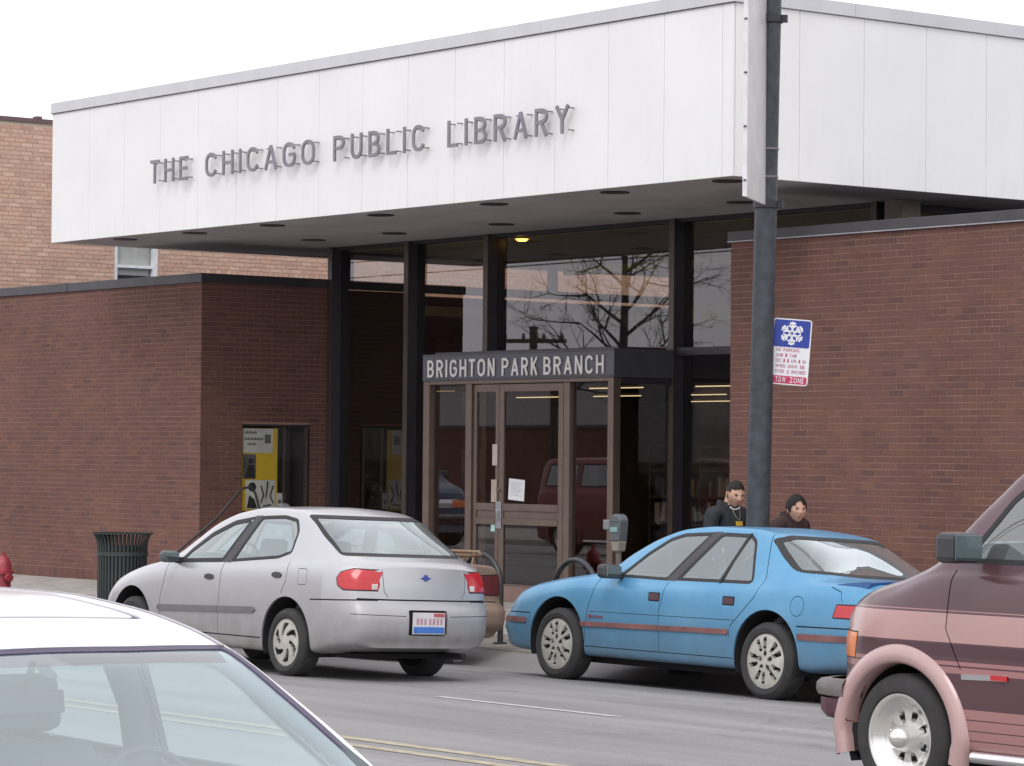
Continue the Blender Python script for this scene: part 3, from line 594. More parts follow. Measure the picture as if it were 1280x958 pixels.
# ------------------------------------------------------------------ vehicles
def pchip(xs, ys, x):
    xs = np.array(xs, float); ys = np.array(ys, float); h = np.diff(xs); d = np.diff(ys)/h; m = np.zeros(len(xs))
    for i in range(1, len(xs)-1):
        if d[i-1]*d[i] > 0: w1 = 2*h[i]+h[i-1]; w2 = h[i]+2*h[i-1]; m[i] = (w1+w2)/(w1/d[i-1]+w2/d[i])
    m[0] = d[0]; m[-1] = d[-1]
    i = np.clip(np.searchsorted(xs, x)-1, 0, len(xs)-2); t = (x-xs[i])/h[i]
    return (1+2*t)*(1-t)**2*ys[i]+t*(1-t)**2*h[i]*m[i]+t*t*(3-2*t)*ys[i+1]+t*t*(t-1)*h[i]*m[i+1]
def crom(P, seg):
    P = np.array(P, float); Q = np.vstack([2*P[0]-P[1], P, 2*P[-1]-P[-2]]); Q[0] = P[0]+(P[0]-P[1])*.2; Q[-1] = P[-1]*[1, 1]+[P[-1][0]-P[-2][0], P[-2][1]-P[-1][1]]
    out = []
    for i in range(1, len(Q)-2):
        for k in range(seg):
            t = k/seg; a, b, c, d = Q[i-1], Q[i], Q[i+1], Q[i+2]; T = .8
            m1 = (c-a)/2*T; m2 = (d-b)/2*T
            out.append((2*t**3-3*t*t+1)*b+(t**3-2*t*t+t)*m1+(-2*t**3+3*t*t)*c+(t**3-t*t)*m2)
    out.append(Q[-2]); return np.array(out)
def inpoly(p, poly):
    x, y = p; r = False; j = len(poly)-1
    for i in range(len(poly)):
        xi, yi = poly[i]; xj, yj = poly[j]
        if (yi > y) != (yj > y) and x < (xj-xi)*(y-yi)/(yj-yi)+xi: r = not r
        j = i
    return r
def offpoly(poly, d):
    """inset polygon by d (towards its inside)"""
    A = sum(poly[i][0]*poly[(i+1) % len(poly)][1]-poly[(i+1) % len(poly)][0]*poly[i][1] for i in range(len(poly)))
    s = 1 if A > 0 else -1; out = []; k = len(poly)
    for i in range(k):
        p0, p1, p2 = Vector(poly[i-1]), Vector(poly[i]), Vector(poly[(i+1) % k])
        a = (p1-p0).normalized(); b = (p2-p1).normalized(); n1 = Vector((-a.y, a.x))*s; n2 = Vector((-b.y, b.x))*s
        m = (n1+n2); m = m/max(.35, m.length_squared/2)if m.length > 1e-6 else n1
        q = p1+m*d; out.append((q.x, q.y))
    return out
def rpoly(poly, r=.03, k=3):
    out = []; n_ = len(poly)
    for i in range(n_):
        a, p, c = Vector(poly[i-1]), Vector(poly[i]), Vector(poly[(i+1) % n_]); d1 = (a-p); d2 = (c-p); r1 = min(r, d1.length*.45); r2 = min(r, d2.length*.45)
        A = p+d1.normalized()*r1; B = p+d2.normalized()*r2
        for j in range(k+1): t = j/k; q = A*(1-t)**2+p*2*t*(1-t)+B*t*t; out.append((q.x, q.y))
    return out
def ell(cx, cz, rx, rz, a0=0, a1=360, k=24): return [(cx+rx*math.cos(RD(a0+(a1-a0)*i/k)), cz+rz*math.sin(RD(a0+(a1-a0)*i/k))) for i in range(k if a1-a0 == 360 else k+1)]
VIEW = {'L': ((0, 2), lambda f, c: f.normal.y < -.15 and c.y < 0), 'R': ((0, 2), lambda f, c: f.normal.y > .15 and c.y > 0),
        'F': ((1, 2), None), 'B': ((1, 2), None), 'T': ((0, 1), lambda f, c: f.normal.z > .5)}
class Car:
    def __init__(s, L, st, seg=5, nx=90, warp=None, capn=14, xd=None):
        """st: list of (x, [(y,z)*n]) control sections, right half; grid lofted through them and mirrored"""
        xs = [q[0] for q in st]; P = np.array([q[1] for q in st], float)
        X = np.linspace(xs[0], xs[-1], nx); X = np.unique(np.round(np.concatenate([X, xs, [xs[0]+.02, xs[0]+.05, xs[-1]-.02, xs[-1]-.05]]), 4))
        n_ = P.shape[1]; rows = []
        for x in X:
            pts = [(pchip(xs, P[:, i, 0], x), pchip(xs, P[:, i, 1], x)) for i in range(n_)]; h = crom(pts, seg)
            full = np.vstack([h[:-1]*[-1, 1], [[0, h[-1][1]]], (h[:-1])[::-1]])  # -y side first
            rows.append([(x, a, b) for a, b in full])
        m = len(rows[0]); bm = bmesh.new(); g = [[bm.verts.new(p) for p in r] for r in rows]
        for i in range(len(g)-1):
            for j in range(m-1): bm.faces.new((g[i][j], g[i][j+1], g[i+1][j+1], g[i+1][j]))
            bm.faces.new((g[i][m-1], g[i][0], g[i+1][0], g[i+1][m-1]))
        for e, (r, flip) in enumerate(((g[0], 1), (g[-1], 0))):
            h = m//2; prev = None
            for j in range(h+1):
                a, b = r[j], r[m-1-j]
                if a is b: row = [a]
                else: row = [a]+[bm.verts.new(a.co.lerp(b.co, t/capn)) for t in range(1, capn)]+[b]
                if prev:
                    if len(row) == 1:
                        for t in range(capn): bm.faces.new((prev[t], prev[t+1], row[0]))
                    else:
                        for t in range(capn): bm.faces.new((prev[t], prev[t+1], row[t+1], row[t]))
                prev = row
        bmesh.ops.recalc_face_normals(bm, faces=bm.faces)
        if warp:
            for v in bm.verts: v.co = Vector(warp(v.co.x, v.co.y, v.co.z))
        bm.normal_update(); s.bm = bm; s.L = L
        b2 = bm.copy(); bmesh.ops.triangulate(b2, faces=b2.faces); s.bvh = BVHTree.FromBMesh(b2); b2.verts.ensure_lookup_table(); b2.faces.ensure_lookup_table(); b2.normal_update(); s.base = b2
    def hit(s, y, z, back=True):
        r = s.bvh.ray_cast(Vector((20 if back else -20, y, z)), Vector((-1 if back else 1, 0, 0))); return r[0].x
    def bnorm(s, p):
        q, n_, i, d = s.bvh.find_nearest(p); f = s.base.faces[i]; v = f.verts
        w = poly_3d_calc([x.co for x in v], q); return (v[0].normal*w[0]+v[1].normal*w[1]+v[2].normal*w[2]).normalized()
    def test(s, view, f, c):
        if view == 'F': return f.normal.x < -.12
        if view == 'B': return f.normal.x > .12
        return VIEW[view][1](f, c)
    def cut(s, poly, view, lim=None, classify=True):
        ax = VIEW[view][0]; bm = s.bm; u = [p[0] for p in poly]; v = [p[1] for p in poly]; m = .12
        def near():
            out = []
            for f in bm.faces:
                c = f.calc_center_median()
                if min(u)-m < c[ax[0]] < max(u)+m and min(v)-m < c[ax[1]] < max(v)+m and s.test(view, f, c) and not (lim and not lim(c)): out.append(f)
            return out
        fs = set(near())
        for i in range(len(poly)):
            a, b = poly[i], poly[(i+1) % len(poly)]; co = Vector((0, 0, 0)); no = Vector((0, 0, 0)); co[ax[0]] = a[0]; co[ax[1]] = a[1]; no[ax[0]] = -(b[1]-a[1]); no[ax[1]] = b[0]-a[0]
            if no.length < 1e-6: continue
            no.normalize(); sub = []
            # only faces near this edge
            lo = [min(a[k], b[k])-.04 for k in (0, 1)]; hi = [max(a[k], b[k])+.04 for k in (0, 1)]
            for f in fs:
                vs = [w.co for w in f.verts]
                if max(w[ax[0]] for w in vs) > lo[0] and min(w[ax[0]] for w in vs) < hi[0] and max(w[ax[1]] for w in vs) > lo[1] and min(w[ax[1]] for w in vs) < hi[1]: sub.append(f)
            if not sub: continue
            es = {e for f in sub for e in f.edges}; vs = {w for f in sub for w in f.verts}
            r = bmesh.ops.bisect_plane(bm, geom=list(vs)+list(es)+sub, plane_co=co, plane_no=no, dist=1e-5)
            fs = {f for f in fs if f.is_valid} | {f for f in r['geom'] if isinstance(f, bmesh.types.BMFace) and f.is_valid} | {f for f in r['geom_cut'] if isinstance(f, bmesh.types.BMFace)}
        bm.normal_update()
        if not classify: return None
        out = []
        for f in near():
            c = f.calc_center_median()
            if inpoly((c[ax[0]], c[ax[1]]), poly): out.append(f)
        return out
    def take(s, fs, name, m, parent, push=0, skirt=.012, smooth=45):
        bm = s.bm; vid = {}; vs = []; ff = []; vn = []; nf = None
        for f in fs:
            idx = []
            for v in f.verts:
                if v not in vid: nn = s.bnorm(v.co); vid[v] = len(vs); vs.append(v.co+nn*push); vn.append(nn)
                idx.append(vid[v])
            ff.append(tuple(idx))
        nf = len(ff)
        if skirt:
            fset = set(fs)
            for f in fs:
                for e in f.edges:
                    if sum(1 for q in e.link_faces if q in fset) == 1:
                        a, b = e.verts
                        ia, ib = vid[a], vid[b]; k = len(vs); vs += [vs[ia], vs[ib], vs[ib]-vn[ib]*skirt, vs[ia]-vn[ia]*skirt]; vn += [vn[ia], vn[ib], vn[ib], vn[ia]]; ff.append((k, k+1, k+2, k+3))
        bmesh.ops.delete(bm, geom=fs, context='FACES')
        if 'window' in name or 'windshield' == name:      # smooth glass: normals from a low-order fit
            co = np.array([v[:] for v in vs[:len(vid)]]); c0 = co.mean(0); sc_ = np.abs(co-c0).max(0)+1e-6; uu = (co-c0)/sc_; ax2 = np.argsort(-np.ptp(co, axis=0))[:2]
            a_, b_ = uu[:, ax2[0]], uu[:, ax2[1]]; A_ = np.stack([a_**i*b_**j for i in range(4) for j in range(4-i)], 1); NN = np.array([v[:] for v in vn[:len(vid)]])
            NN = A_@np.linalg.lstsq(A_, NN, rcond=None)[0]
            for k in range(len(vid)): vn[k] = Vector(NN[k]).normalized()
        me = bpy.data.meshes.new(name); me.from_pydata([tuple(v) for v in vs], [], ff)
        for q in (m if isinstance(m, list) else [m]): me.materials.append(q)
        me.shade_smooth(); ln = []
        for k, p in enumerate(me.polygons):
            if k < nf: ln += [vn[v] for v in p.vertices]
            else: ln += [p.normal.copy()]*len(p.vertices)
        me.normals_split_custom_set(ln); o = bpy.data.objects.new(name, me); col.objects.link(o); o.parent = parent; return o
    def feature(s, name, poly, view, m, parent, ring=0, ringm=None, push=0, ringpush=0, skirt=.012, lim=None, ringname='seal'):
        if ring:
            inner = offpoly(poly, ring); s.cut(inner, view, lim, False); fo = s.cut(poly, view, lim); ax = VIEW[view][0]; fi = []; rf = []
            for f in fo: cc = f.calc_center_median(); (fi if inpoly((cc[ax[0]], cc[ax[1]]), inner) else rf).append(f)
            o = s.take(fi, name, m, parent, push, skirt)
            rf = [f for f in rf if f.is_valid]
            if ringm and rf: s.take(rf, ringname, ringm, o if parent.type == 'EMPTY' else parent, ringpush, .01)
            elif rf: bmesh.ops.delete(s.bm, geom=rf, context='FACES')
            return o
        fs = s.cut(poly, view, lim)
        if not fs: return None
        return s.take(fs, name, m, parent, push, skirt)
    def hole(s, poly, view):
        fs = s.cut(poly, view); bmesh.ops.delete(s.bm, geom=fs, context='FACES')
    def finish(s, name, m, parent):
        return s.take(list(s.bm.faces), name, m, parent, 0, .02)
def seam(c, pts, view, parent, w=.008, m=None, push=-.006):
    """dark shut line: a thin channel cut along a polyline"""
    l_ = []; r_ = []
    for i, p in enumerate(pts):
        a = Vector(pts[max(i-1, 0)]); b_ = Vector(pts[min(i+1, len(pts)-1)]); d = (b_-a).normalized(); n_ = Vector((-d.y, d.x))*w/2; l_.append((p[0]+n_.x, p[1]+n_.y)); r_.append((p[0]-n_.x, p[1]-n_.y))
    return c.feature('panel_gap', l_+r_[::-1], view, m or DARK, parent, push=push, skirt=0)
def wheel(parent, x, y, z, R, rim, style, side, w=.2, name='wheel', rimm=ALLOY, steer=0):
    wo = bpy.data.objects.new(name, None)
    s = side; b = MB(); pr = [(rim, 0), (rim+.012, -.012*s), (rim+(R-rim)*.5, -.018*s), (R-.03, -.004*s), (R-.008, .012*s), (R, .03*s), (R, (w-.03)*s), (R-.03, w*s), (rim, w*s)]
    b.lathe(pr, n=44, axis='y', cap=False)
    o = b.build('wheel', TYRE, parent, smooth=35, local=True); o.location = (x, y, z)
    for k in range(0): pass
    NR, NA = 18, 144; vs = []; fs = []; mi = []
    def dep(r, a):
        t = r/rim
        if style == 'slots':       # ten paired slots
            q = (a/(2*math.pi)*5) % 1; d = min(abs(q-.31), abs(q-.69)); hole = .42 < t < .86 and d < .085*(.55+.45*t)/t*.8
            lug = any((r*math.cos(a)-.27*rim*math.cos(g))**2+(r*math.sin(a)-.27*rim*math.sin(g))**2 < (.085*rim)**2 for g in [2*math.pi*k/5+.3 for k in range(5)])
            return (.03 if hole else .018 if lug else (.004 if t > .9 else -.012*(1-t)), 1 if (hole or lug) else 0)
        if style == 'swirl':
            q = ((a+1.3*t)/(2*math.pi)*6) % 1; d = abs(q-.5); hole = .34 < t < .83 and d < .19; return (.028 if hole else -.02*(1-t)+.004, 1 if hole else 0)
        if style == 'steel':
            q = (a/(2*math.pi)*8) % 1; hole = .62 < t < .8 and abs(q-.5) < .2; return (.04 if hole else .012+.03*math.sin(t*3), 1 if hole else 0)
        if style == 'deep':        # deep chromed barrel with a domed centre cap
            if t > .94: return (-.004, 0)
            if t > .62: return (.07*(.94-t)/.32, 0)
            q = (a/(2*math.pi)*8) % 1; hole = .42 < t < .56 and abs(q-.5) < .2
            if t > .34: return (.09 if hole else .065, 1 if hole else 0)
            return (.065-.13*math.sqrt(max(0, 1-(t/.34)**2)), 0)
    for i in range(NR+1):
        r = rim*(.001+.999*i/NR)
        for k in range(NA):
            a = 2*math.pi*k/NA; d, h = dep(min(r, rim*.999), a); vs.append((r*math.cos(a), d*s, r*math.sin(a)))
    for i in range(NR):
        for k in range(NA):
            r = rim*(i+.5)/NR; a = 2*math.pi*(k+.5)/NA; fs.append((i*NA+k, i*NA+(k+1) % NA, (i+1)*NA+(k+1) % NA, (i+1)*NA+k)); mi.append(dep(r, a)[1])
    me = bpy.data.meshes.new('rim'); me.from_pydata(vs, [], fs); me.materials.append(rimm); me.materials.append(DARK); me.polygons.foreach_set('material_index', mi)
    me.shade_smooth(); me.set_sharp_from_angle(angle=RD(50)); ro = bpy.data.objects.new('rim', me); col.objects.link(ro); ro.parent = o; ro.location = (0, 0, 0)
    bb = MB(); bb.lathe([(rim+.004, w*.95*s), (rim*.9, w*.9*s), (rim*.85, w*.6*s), (.001, w*.55*s)], n=24, axis='y'); bb.build('brake_drum', DARK, o, local=True)
    bpy.data.objects.remove(wo); return o
def well(parent, x, z, R, yo, side, depth=.32):
    b = MB(); n_ = 24; vs = []; yi = yo+side*depth
    for y, r in ((yo+side*.012, R-.004), (yi, R-.01)):
        for k in range(n_+1): a = math.pi*(-.12+1.24*k/n_); vs.append((x+r*math.cos(a), y, z+r*math.sin(a)))
    fs = [(k, k+1, n_+2+k, n_+1+k) for k in range(n_)]; c = len(vs); vs.append((x, yi, z)); fs += [(n_+1+k, n_+2+k, c) for k in range(n_)]
    b.add(vs, fs); return b.build('wheel_well', DARK, parent, smooth=60, local=True)
def seat(parent, x, y, z=.32, s=1, m=None, head=True, w=.5):
    m = m or SEAT; b = MB(); b.obox((x, y, z+.08), (.5, w, .16)); b.obox((x+.28, y, z+.36), (.13, w*.96, .56), (0, RD(14), 0))
    o = b.build('seat', m, parent, bevel=.04, local=True); o['kind'] = 'part' if False else ''; del o['kind']
    if head:
        b = MB(); b.obox((x+.375, y, z+.76), (.1, .27, .19), (0, RD(14), 0)); b.build('headrest', m, o, bevel=.035, local=True)
def interior(parent, L, W_, floor, xd, zd, xs, zs=.32, rear=True, side=-1, wheelx=None, m=None):
    b = MB(); b.box(xs[0]-1.1, xs[1]+.65, -W_, W_, floor, floor+.04); b.build('cabin_floor', DARK, parent, local=True)
    b = MB(); b.obox((xd, 0, zd), (.4, 2*W_-.1, .2)); b.build('dashboard', PLAST, parent, bevel=.05, local=True)
    for y in (-.36, .36): seat(parent, xs[0], y, zs, m=m)
    if rear: seat(parent, xs[1], 0, zs+.02, m=m, head=False, w=1.2)
    b = MB(); n_ = 20; c = Vector((xd+.33, side*.36, zd+.08)); a = RD(62)
    b.tube([c+Vector((math.cos(a)*.0+math.sin(RD(25))*.18*math.sin(t), .18*math.cos(t), math.cos(RD(25))*.18*math.sin(t))) for t in [2*math.pi*k/n_ for k in range(n_+1)]], .013, 6)
    b.tube([c+Vector((-.25, 0, -.1)), c], .025, 8); b.build('steering_wheel', PLAST, parent, smooth=60, local=True)
def mirror(parent, x, y, z, side, m, sx=.13, sy=.17, sz=.12, glass=True):
    b = MB(); b.obox((x, y+side*.09, z), (sx, sy, sz)); o = b.build('door_mirror', m, parent, bevel=.035, local=True)
    b = MB(); b.obox((x+.02, y-side*.01, z-.03), (.07, .07, .06)); b.build('mirror_arm', BLK, o, bevel=.012, local=True)
    if glass: b = MB(); b.obox((x+sx/2+.003, y+side*.09, z), (.006, sy-.03, sz-.03)); b.build('mirror_glass', mat('mirror_glass', (.25,.3,.32), .08, .9, var=0), o, bevel=.002, local=True)
    return o
RED = mat('red_lens', (.5,.012,.02), .25, coat=.6, var=.08, scale=30); CLR = mat('clear_lens', (.6,.58,.55), .2, coat=.6, var=.05); ORG = mat('orange_lens', (.75,.2,.03), .3, coat=.5, var=.05)
RUST = mat('dusty_pink_trim', (.19,.085,.08), .7, var=.25, scale=5)

# ---- silver sedan (moving left)
SM = carpaint('silver_paint', (.50,.50,.525), .6, .3, .6, (.155,.138,.122), .55, 1.05)
def sec(W_, zf, zs, zb, wb, wr, zr, zt, k=1.0, zm=None):
    zm = zm or (zs+zb)*.5
    return [(W_*.80, zf), (W_*.95, zs-.02), (W_*.985, zs+.1), (W_, zm), (W_*.985, zb-.09), (wb, zb), (wb+(wr-wb)*.5+.012, zb+(zr-zb)*.5), (wr, zr), (wr*.8, zr+(zt-zr)*.62), (0, zt)]
sx_, sy_ = -26.85, 16.27
silver = thing('parked_car', (sx_, sy_, -.055), 'silver four-door sedan with red oval tail lights driving left past the library', 'car', 'cars in the street', (RD(-2.1), 0, 0)); silver.name = 'silver_sedan'
Wd = .82
st = [(0, sec(.55,.26,.30,.50,.50,.44,.55,.60)), (.06, sec(.64,.24,.28,.55,.58,.50,.60,.65)), (.2, sec(.725,.22,.26,.63,.66,.56,.68,.72)), (.45, sec(.78,.2,.24,.75,.71,.62,.79,.82)), (.85, sec(.815,.2,.24,.86,.75,.66,.90,.93)),
      (1.3, sec(Wd,.2,.24,.94,.77,.68,.98,1.01)), (1.5, sec(Wd,.2,.24,.955,.78,.67,1.045,1.07)), (1.75, sec(Wd,.2,.24,.965,.785,.655,1.17,1.2)), (2.1, sec(Wd,.2,.24,.975,.785,.635,1.335,1.37)), (2.45, sec(Wd,.2,.24,.985,.785,.62,1.43,1.475)),
      (2.9, sec(Wd,.2,.24,1.0,.785,.615,1.475,1.53)), (3.3, sec(Wd,.2,.24,1.02,.78,.615,1.46,1.53)), (3.6, sec(Wd,.2,.24,1.04,.775,.62,1.40,1.475)), (3.85, sec(Wd,.22,.26,1.055,.765,.63,1.27,1.36)), (4.1, sec(.815,.24,.3,1.06,.75,.65,1.14,1.2)),
      (4.25, sec(.80,.26,.32,1.055,.735,.64,1.09,1.13)), (4.5, sec(.775,.28,.35,1.03,.71,.62,1.06,1.09)), (4.68, sec(.74,.30,.36,1.0,.67,.59,1.03,1.06)), (4.78, sec(.70,.31,.37,.96,.63,.56,.99,1.02))]
def warp_s(x, y, z):
    if x > 4.1:
        s = (x-4.1)/.41; q = 0
        q += .05*math.exp(-((z-.52)/.15)**4)            # bumper stands proud
        q -= .05*max(0, (z-.72)/.35)**1.5
        q += .05-.09*(abs(y)/.75)**2.6
        x += s*s*q
    if x < .5:
        s = (.5-x)/.5; x -= s*s*(.10-.2*(abs(y)/.6)**2); 
    return (x, y, z)
st = [(x if x <= 4.1 else 4.1+(x-4.1)*.6, q) for x, q in st]
c = Car(4.6, st, warp=warp_s)
AR = .385
for xh in (.87, 3.55):
    for v in 'LR': c.hole(ell(xh, .33, AR, AR, 0, 180, 18)+[(xh-AR, .1), (xh+AR, .1)], v)
FW = rpoly([(1.64,.955),(1.80,1.10),(2.08,1.255),(2.42,1.375),(2.76,1.42),(2.43,.985)], .03); RWn = rpoly([(2.56,.99),(2.86,1.425),(3.22,1.44),(3.44,1.41),(3.53,1.30),(3.53,1.10),(3.33,1.045)], .04)
for v in 'LR':
    c.feature('side_window', FW, v, CGL, silver, .042, BLK, -.006, -.001, ringname='window_seal'); c.feature('side_window', RWn, v, CGL, silver, .03, BLK, -.006, -.001, ringname='window_seal')
    c.feature('door_pillar', [(2.415,.985),(2.75,1.425),(2.875,1.43),(2.575,.985)], v, PLAST, silver, skirt=0)
    seam(c, [(2.47,.98),(2.44,.9),(2.43,.32)], v, silver); seam(c, [(3.545,1.02),(3.53,.86),(3.46,.74)], v, silver); seam(c, [(1.50,.96),(1.40,.6),(1.40,.33)], v, silver)
    seam(c, [(1.38,.325),(3.14,.325)], v, silver, .012)
    c.feature('side_moulding', rpoly([(1.40,.50),(1.36,.53),(1.40,.555),(3.02,.60),(3.07,.575),(3.02,.545)], .01), v, mat('grey_moulding', (.15,.14,.15), .6), silver, push=.014, skirt=.02)
    for hx, hz in ((2.25, .845), (3.38, .90)): c.feature('door_handle', ell(hx, hz, .075, .028, k=14), v, PLAST, silver, push=.012, skirt=.02)
    seam(c, [(3.93,.705),(4.3,.715),(4.8,.735)], v, silver, .012)
    c.feature('tail_light', [(4.27,.905),(4.29,.84),(4.36,.80),(4.95,.80),(4.95,.965),(4.40,1.0),(4.31,.965)], v, RED, silver, .012, BLK, .004, 0)
    seam(c, rpoly([(3.72,.83),(3.72,.97),(3.86,.97),(3.86,.83),(3.73,.83)], .02)[:-1], v, silver, .005)
# rear
c.feature('rear_window', rpoly([(-.665,1.10),(-.60,1.455),(.60,1.455),(.665,1.10)], .05), 'B', CGL, silver, .03, BLK, -.004, 0, lim=lambda q: 3.3 < q.x < 4.35, ringname='window_seal')
c.feature('windshield', rpoly([(-.70,1.03),(-.57,1.44),(.57,1.44),(.70,1.03)], .05), 'F', CGL, silver, .03, BLK, -.004, 0, lim=lambda q: 1.3 < q.x < 2.9, ringname='window_seal')
for s in (-1, 1):
    c.feature('tail_light', rpoly([(s*.72,.80),(s*.50,.80),(s*.475,.86),(s*.50,.96),(s*.72,.985)], .03), 'B', RED, silver, .01, BLK, .006, 0)
    c.feature('headlight', rpoly([(s*.66,.50),(s*.30,.50),(s*.30,.60),(s*.62,.64)], .02), 'F', CLR, silver, .01, BLK, .004, 0)
seam(c, [(-.70,.733),(-.4,.73),(.4,.73),(.70,.733)], 'B', silver, .014)
seam(c, [(-.45,.99),(-.44,.80),(-.40,.75)], 'B', silver, .006); seam(c, [(.45,.99),(.44,.80),(.40,.75)], 'B', silver, .006)
seam(c, [(-.74,.60),(-.24,.59)], 'B', silver, .006, push=-.003); seam(c, [(.24,.59),(.74,.60)], 'B', silver, .006, push=-.003)
c.feature('plate_recess', rpoly([(-.21,.42),(.21,.42),(.21,.645),(-.21,.645)], .02), 'B', DARK, silver, push=-.02, skirt=0)
c.finish('body', SM, silver)
def rearx(z, X0=4.87): return X0
px_ = c.hit(0, .53)-.004; b = MB(); b.box(px_, px_+.01, -.175, .175, .435, .625); pl_ = b.build('licence_plate', mat('plate_white', (.6,.58,.6), .5), silver, bevel=.003, local=True)
b = MB(); b.box(px_+.011, px_+.014, -.165, .165, .445, .50); b.build('plate_band', mat('plate_blue', (.05,.16,.5), .5, var=.2), pl_, local=True)
b = MB(); b.box(px_+.011, px_+.014, .05, .165, .59, .62); b.build('plate_sticker', mat('plate_red', (.45,.1,.1), .5), pl_, local=True)
rb = random.Random(11); b = MB()
for k in range(7): y = -.135+k*.041+(.012 if k > 2 else 0); b.box(px_+.011, px_+.014, y, y+.022, .52, .575)
b.build('plate_number', mat('plate_print', (.42,.25,.3), .5), pl_, local=True)
b = MB(); b.prism([(-.06,.925),(-.02,.94),(-.015,.955),(.015,.955),(.02,.94),(.06,.925),(.02,.912),(.015,.9),(-.015,.9),(-.02,.912)], c.hit(0,.925)-.01, c.hit(0,.925)+.008, 'x'); b.build('trunk_emblem', mat('emblem_blue', (.05,.07,.3), .3), silver, local=True)
for s in (-1, 1):
    b = MB(); q_ = c.hit(s*.53, .84); b.box(q_-.02, q_+.010, *sorted((s*.50, s*.56)), .815, .865); b.build('reversing_light', CLR, silver, bevel=.006, local=True)
for xh in (.87, 3.55):
    for s in (-1, 1): well(silver, xh, .33, AR, s*.81, -s); wheel(silver, xh, s*.80, .305, .305, .21, 'swirl', -s)
mirror(silver, 1.66, -.80, 1.01, -1, mat('dark_green_grey', (.06,.075,.08), .35), .12, .17, .11); mirror(silver, 1.66, .80, 1.01, 1, PLAST, .12, .17, .11)
interior(silver, 4.8, .68, .28, 1.75, .92, (2.25, 3.15), .36)
b = MB(); b.box(.5, 4.2, -.55, .55, .2, .24); b.tube([(4.0, .45, .24), (4.55, .45, .24)], .025, 8); b.build('underside', DARK, silver, local=True)

# ---- blue sedan (parked at the kerb)
BM = carpaint('faded_blue_paint', (.085,.29,.50), .3, .38, .4, (.095,.12,.145), .52, 1.0, fade=(.14,.37,.56))
bx_, by_ = -23.75, 18.98
blue = thing('blue_sedan', (bx_, by_, -.165), 'faded light blue four-door sedan with dull red side trim parked at the kerb', 'car', 'cars in the street', (RD(-3.4), 0, 0))
def secb(W_, zf, zs, zb, wb, wr, zr, zt): return sec(W_, zf, zs, zb, wb, wr, zr, zt)
Wd = .90
st = [(0, sec(.70,.30,.34,.56,.66,.60,.60,.62)), (.06, sec(.80,.28,.33,.60,.75,.68,.645,.67)), (.2, sec(.86,.27,.31,.69,.81,.72,.735,.76)), (.4, sec(.885,.25,.29,.79,.83,.73,.84,.865)), (.8, sec(.90,.24,.28,.88,.84,.74,.925,.955)),
      (1.3, sec(.905,.24,.28,.945,.85,.75,.99,1.02)), (1.55, sec(.905,.24,.28,.95,.85,.74,1.03,1.06)), (1.85, sec(.905,.24,.28,.955,.85,.70,1.20,1.23)), (2.2, sec(.905,.24,.28,.96,.85,.665,1.35,1.39)), (2.5, sec(.905,.24,.28,.965,.85,.645,1.425,1.47)),
      (2.9, sec(.905,.24,.28,.97,.85,.635,1.455,1.505)), (3.4, sec(.905,.24,.28,.985,.85,.635,1.44,1.505)), (3.65, sec(.905,.24,.28,.995,.85,.645,1.40,1.475)), (3.9, sec(.905,.25,.29,1.0,.85,.675,1.26,1.405)), (4.15, sec(.90,.26,.31,.995,.845,.715,1.12,1.29)), (4.4, sec(.90,.26,.31,.99,.845,.75,1.055,1.155)), (4.62, sec(.895,.28,.33,.985,.84,.76,1.04,1.08)),
      (4.9, sec(.885,.29,.35,.975,.83,.76,1.035,1.065)), (5.15, sec(.86,.3,.36,.96,.80,.74,1.03,1.06)), (5.3, sec(.81,.32,.38,.93,.75,.70,1.0,1.03))]
def warp_b(x, y, z):
    if x > 4.8:
        s = (x-4.8)/.5; q = .06*math.exp(-((z-.5)/.14)**4)-.05*max(0, (z-.75)/.3)+.06-.13*(abs(y)/.82)**2.8; x += s*s*q
    if x < .6:
        s = (.6-x)/.6; x -= s*s*(.10-.2*(abs(y)/.75)**2.2+.05*math.exp(-((z-.5)/.1)**4))
    return (x, y, z)
c = Car(5.3, st, warp=warp_b)
AR = .405
for xh in (1.03, 3.90):
    for v in 'LR': c.hole(ell(xh, .37, AR, AR, 0, 180, 18)+[(xh-AR, .12), (xh+AR, .12)], v)
FW = rpoly([(1.80,.985),(2.10,1.22),(2.34,1.36),(2.52,1.41),(2.92,1.43),(2.50,.975)], .03); RWn = rpoly([(2.62,.98),(3.02,1.43),(3.40,1.425),(3.50,1.37),(3.60,1.15),(3.655,1.02),(3.62,.985)], .04)
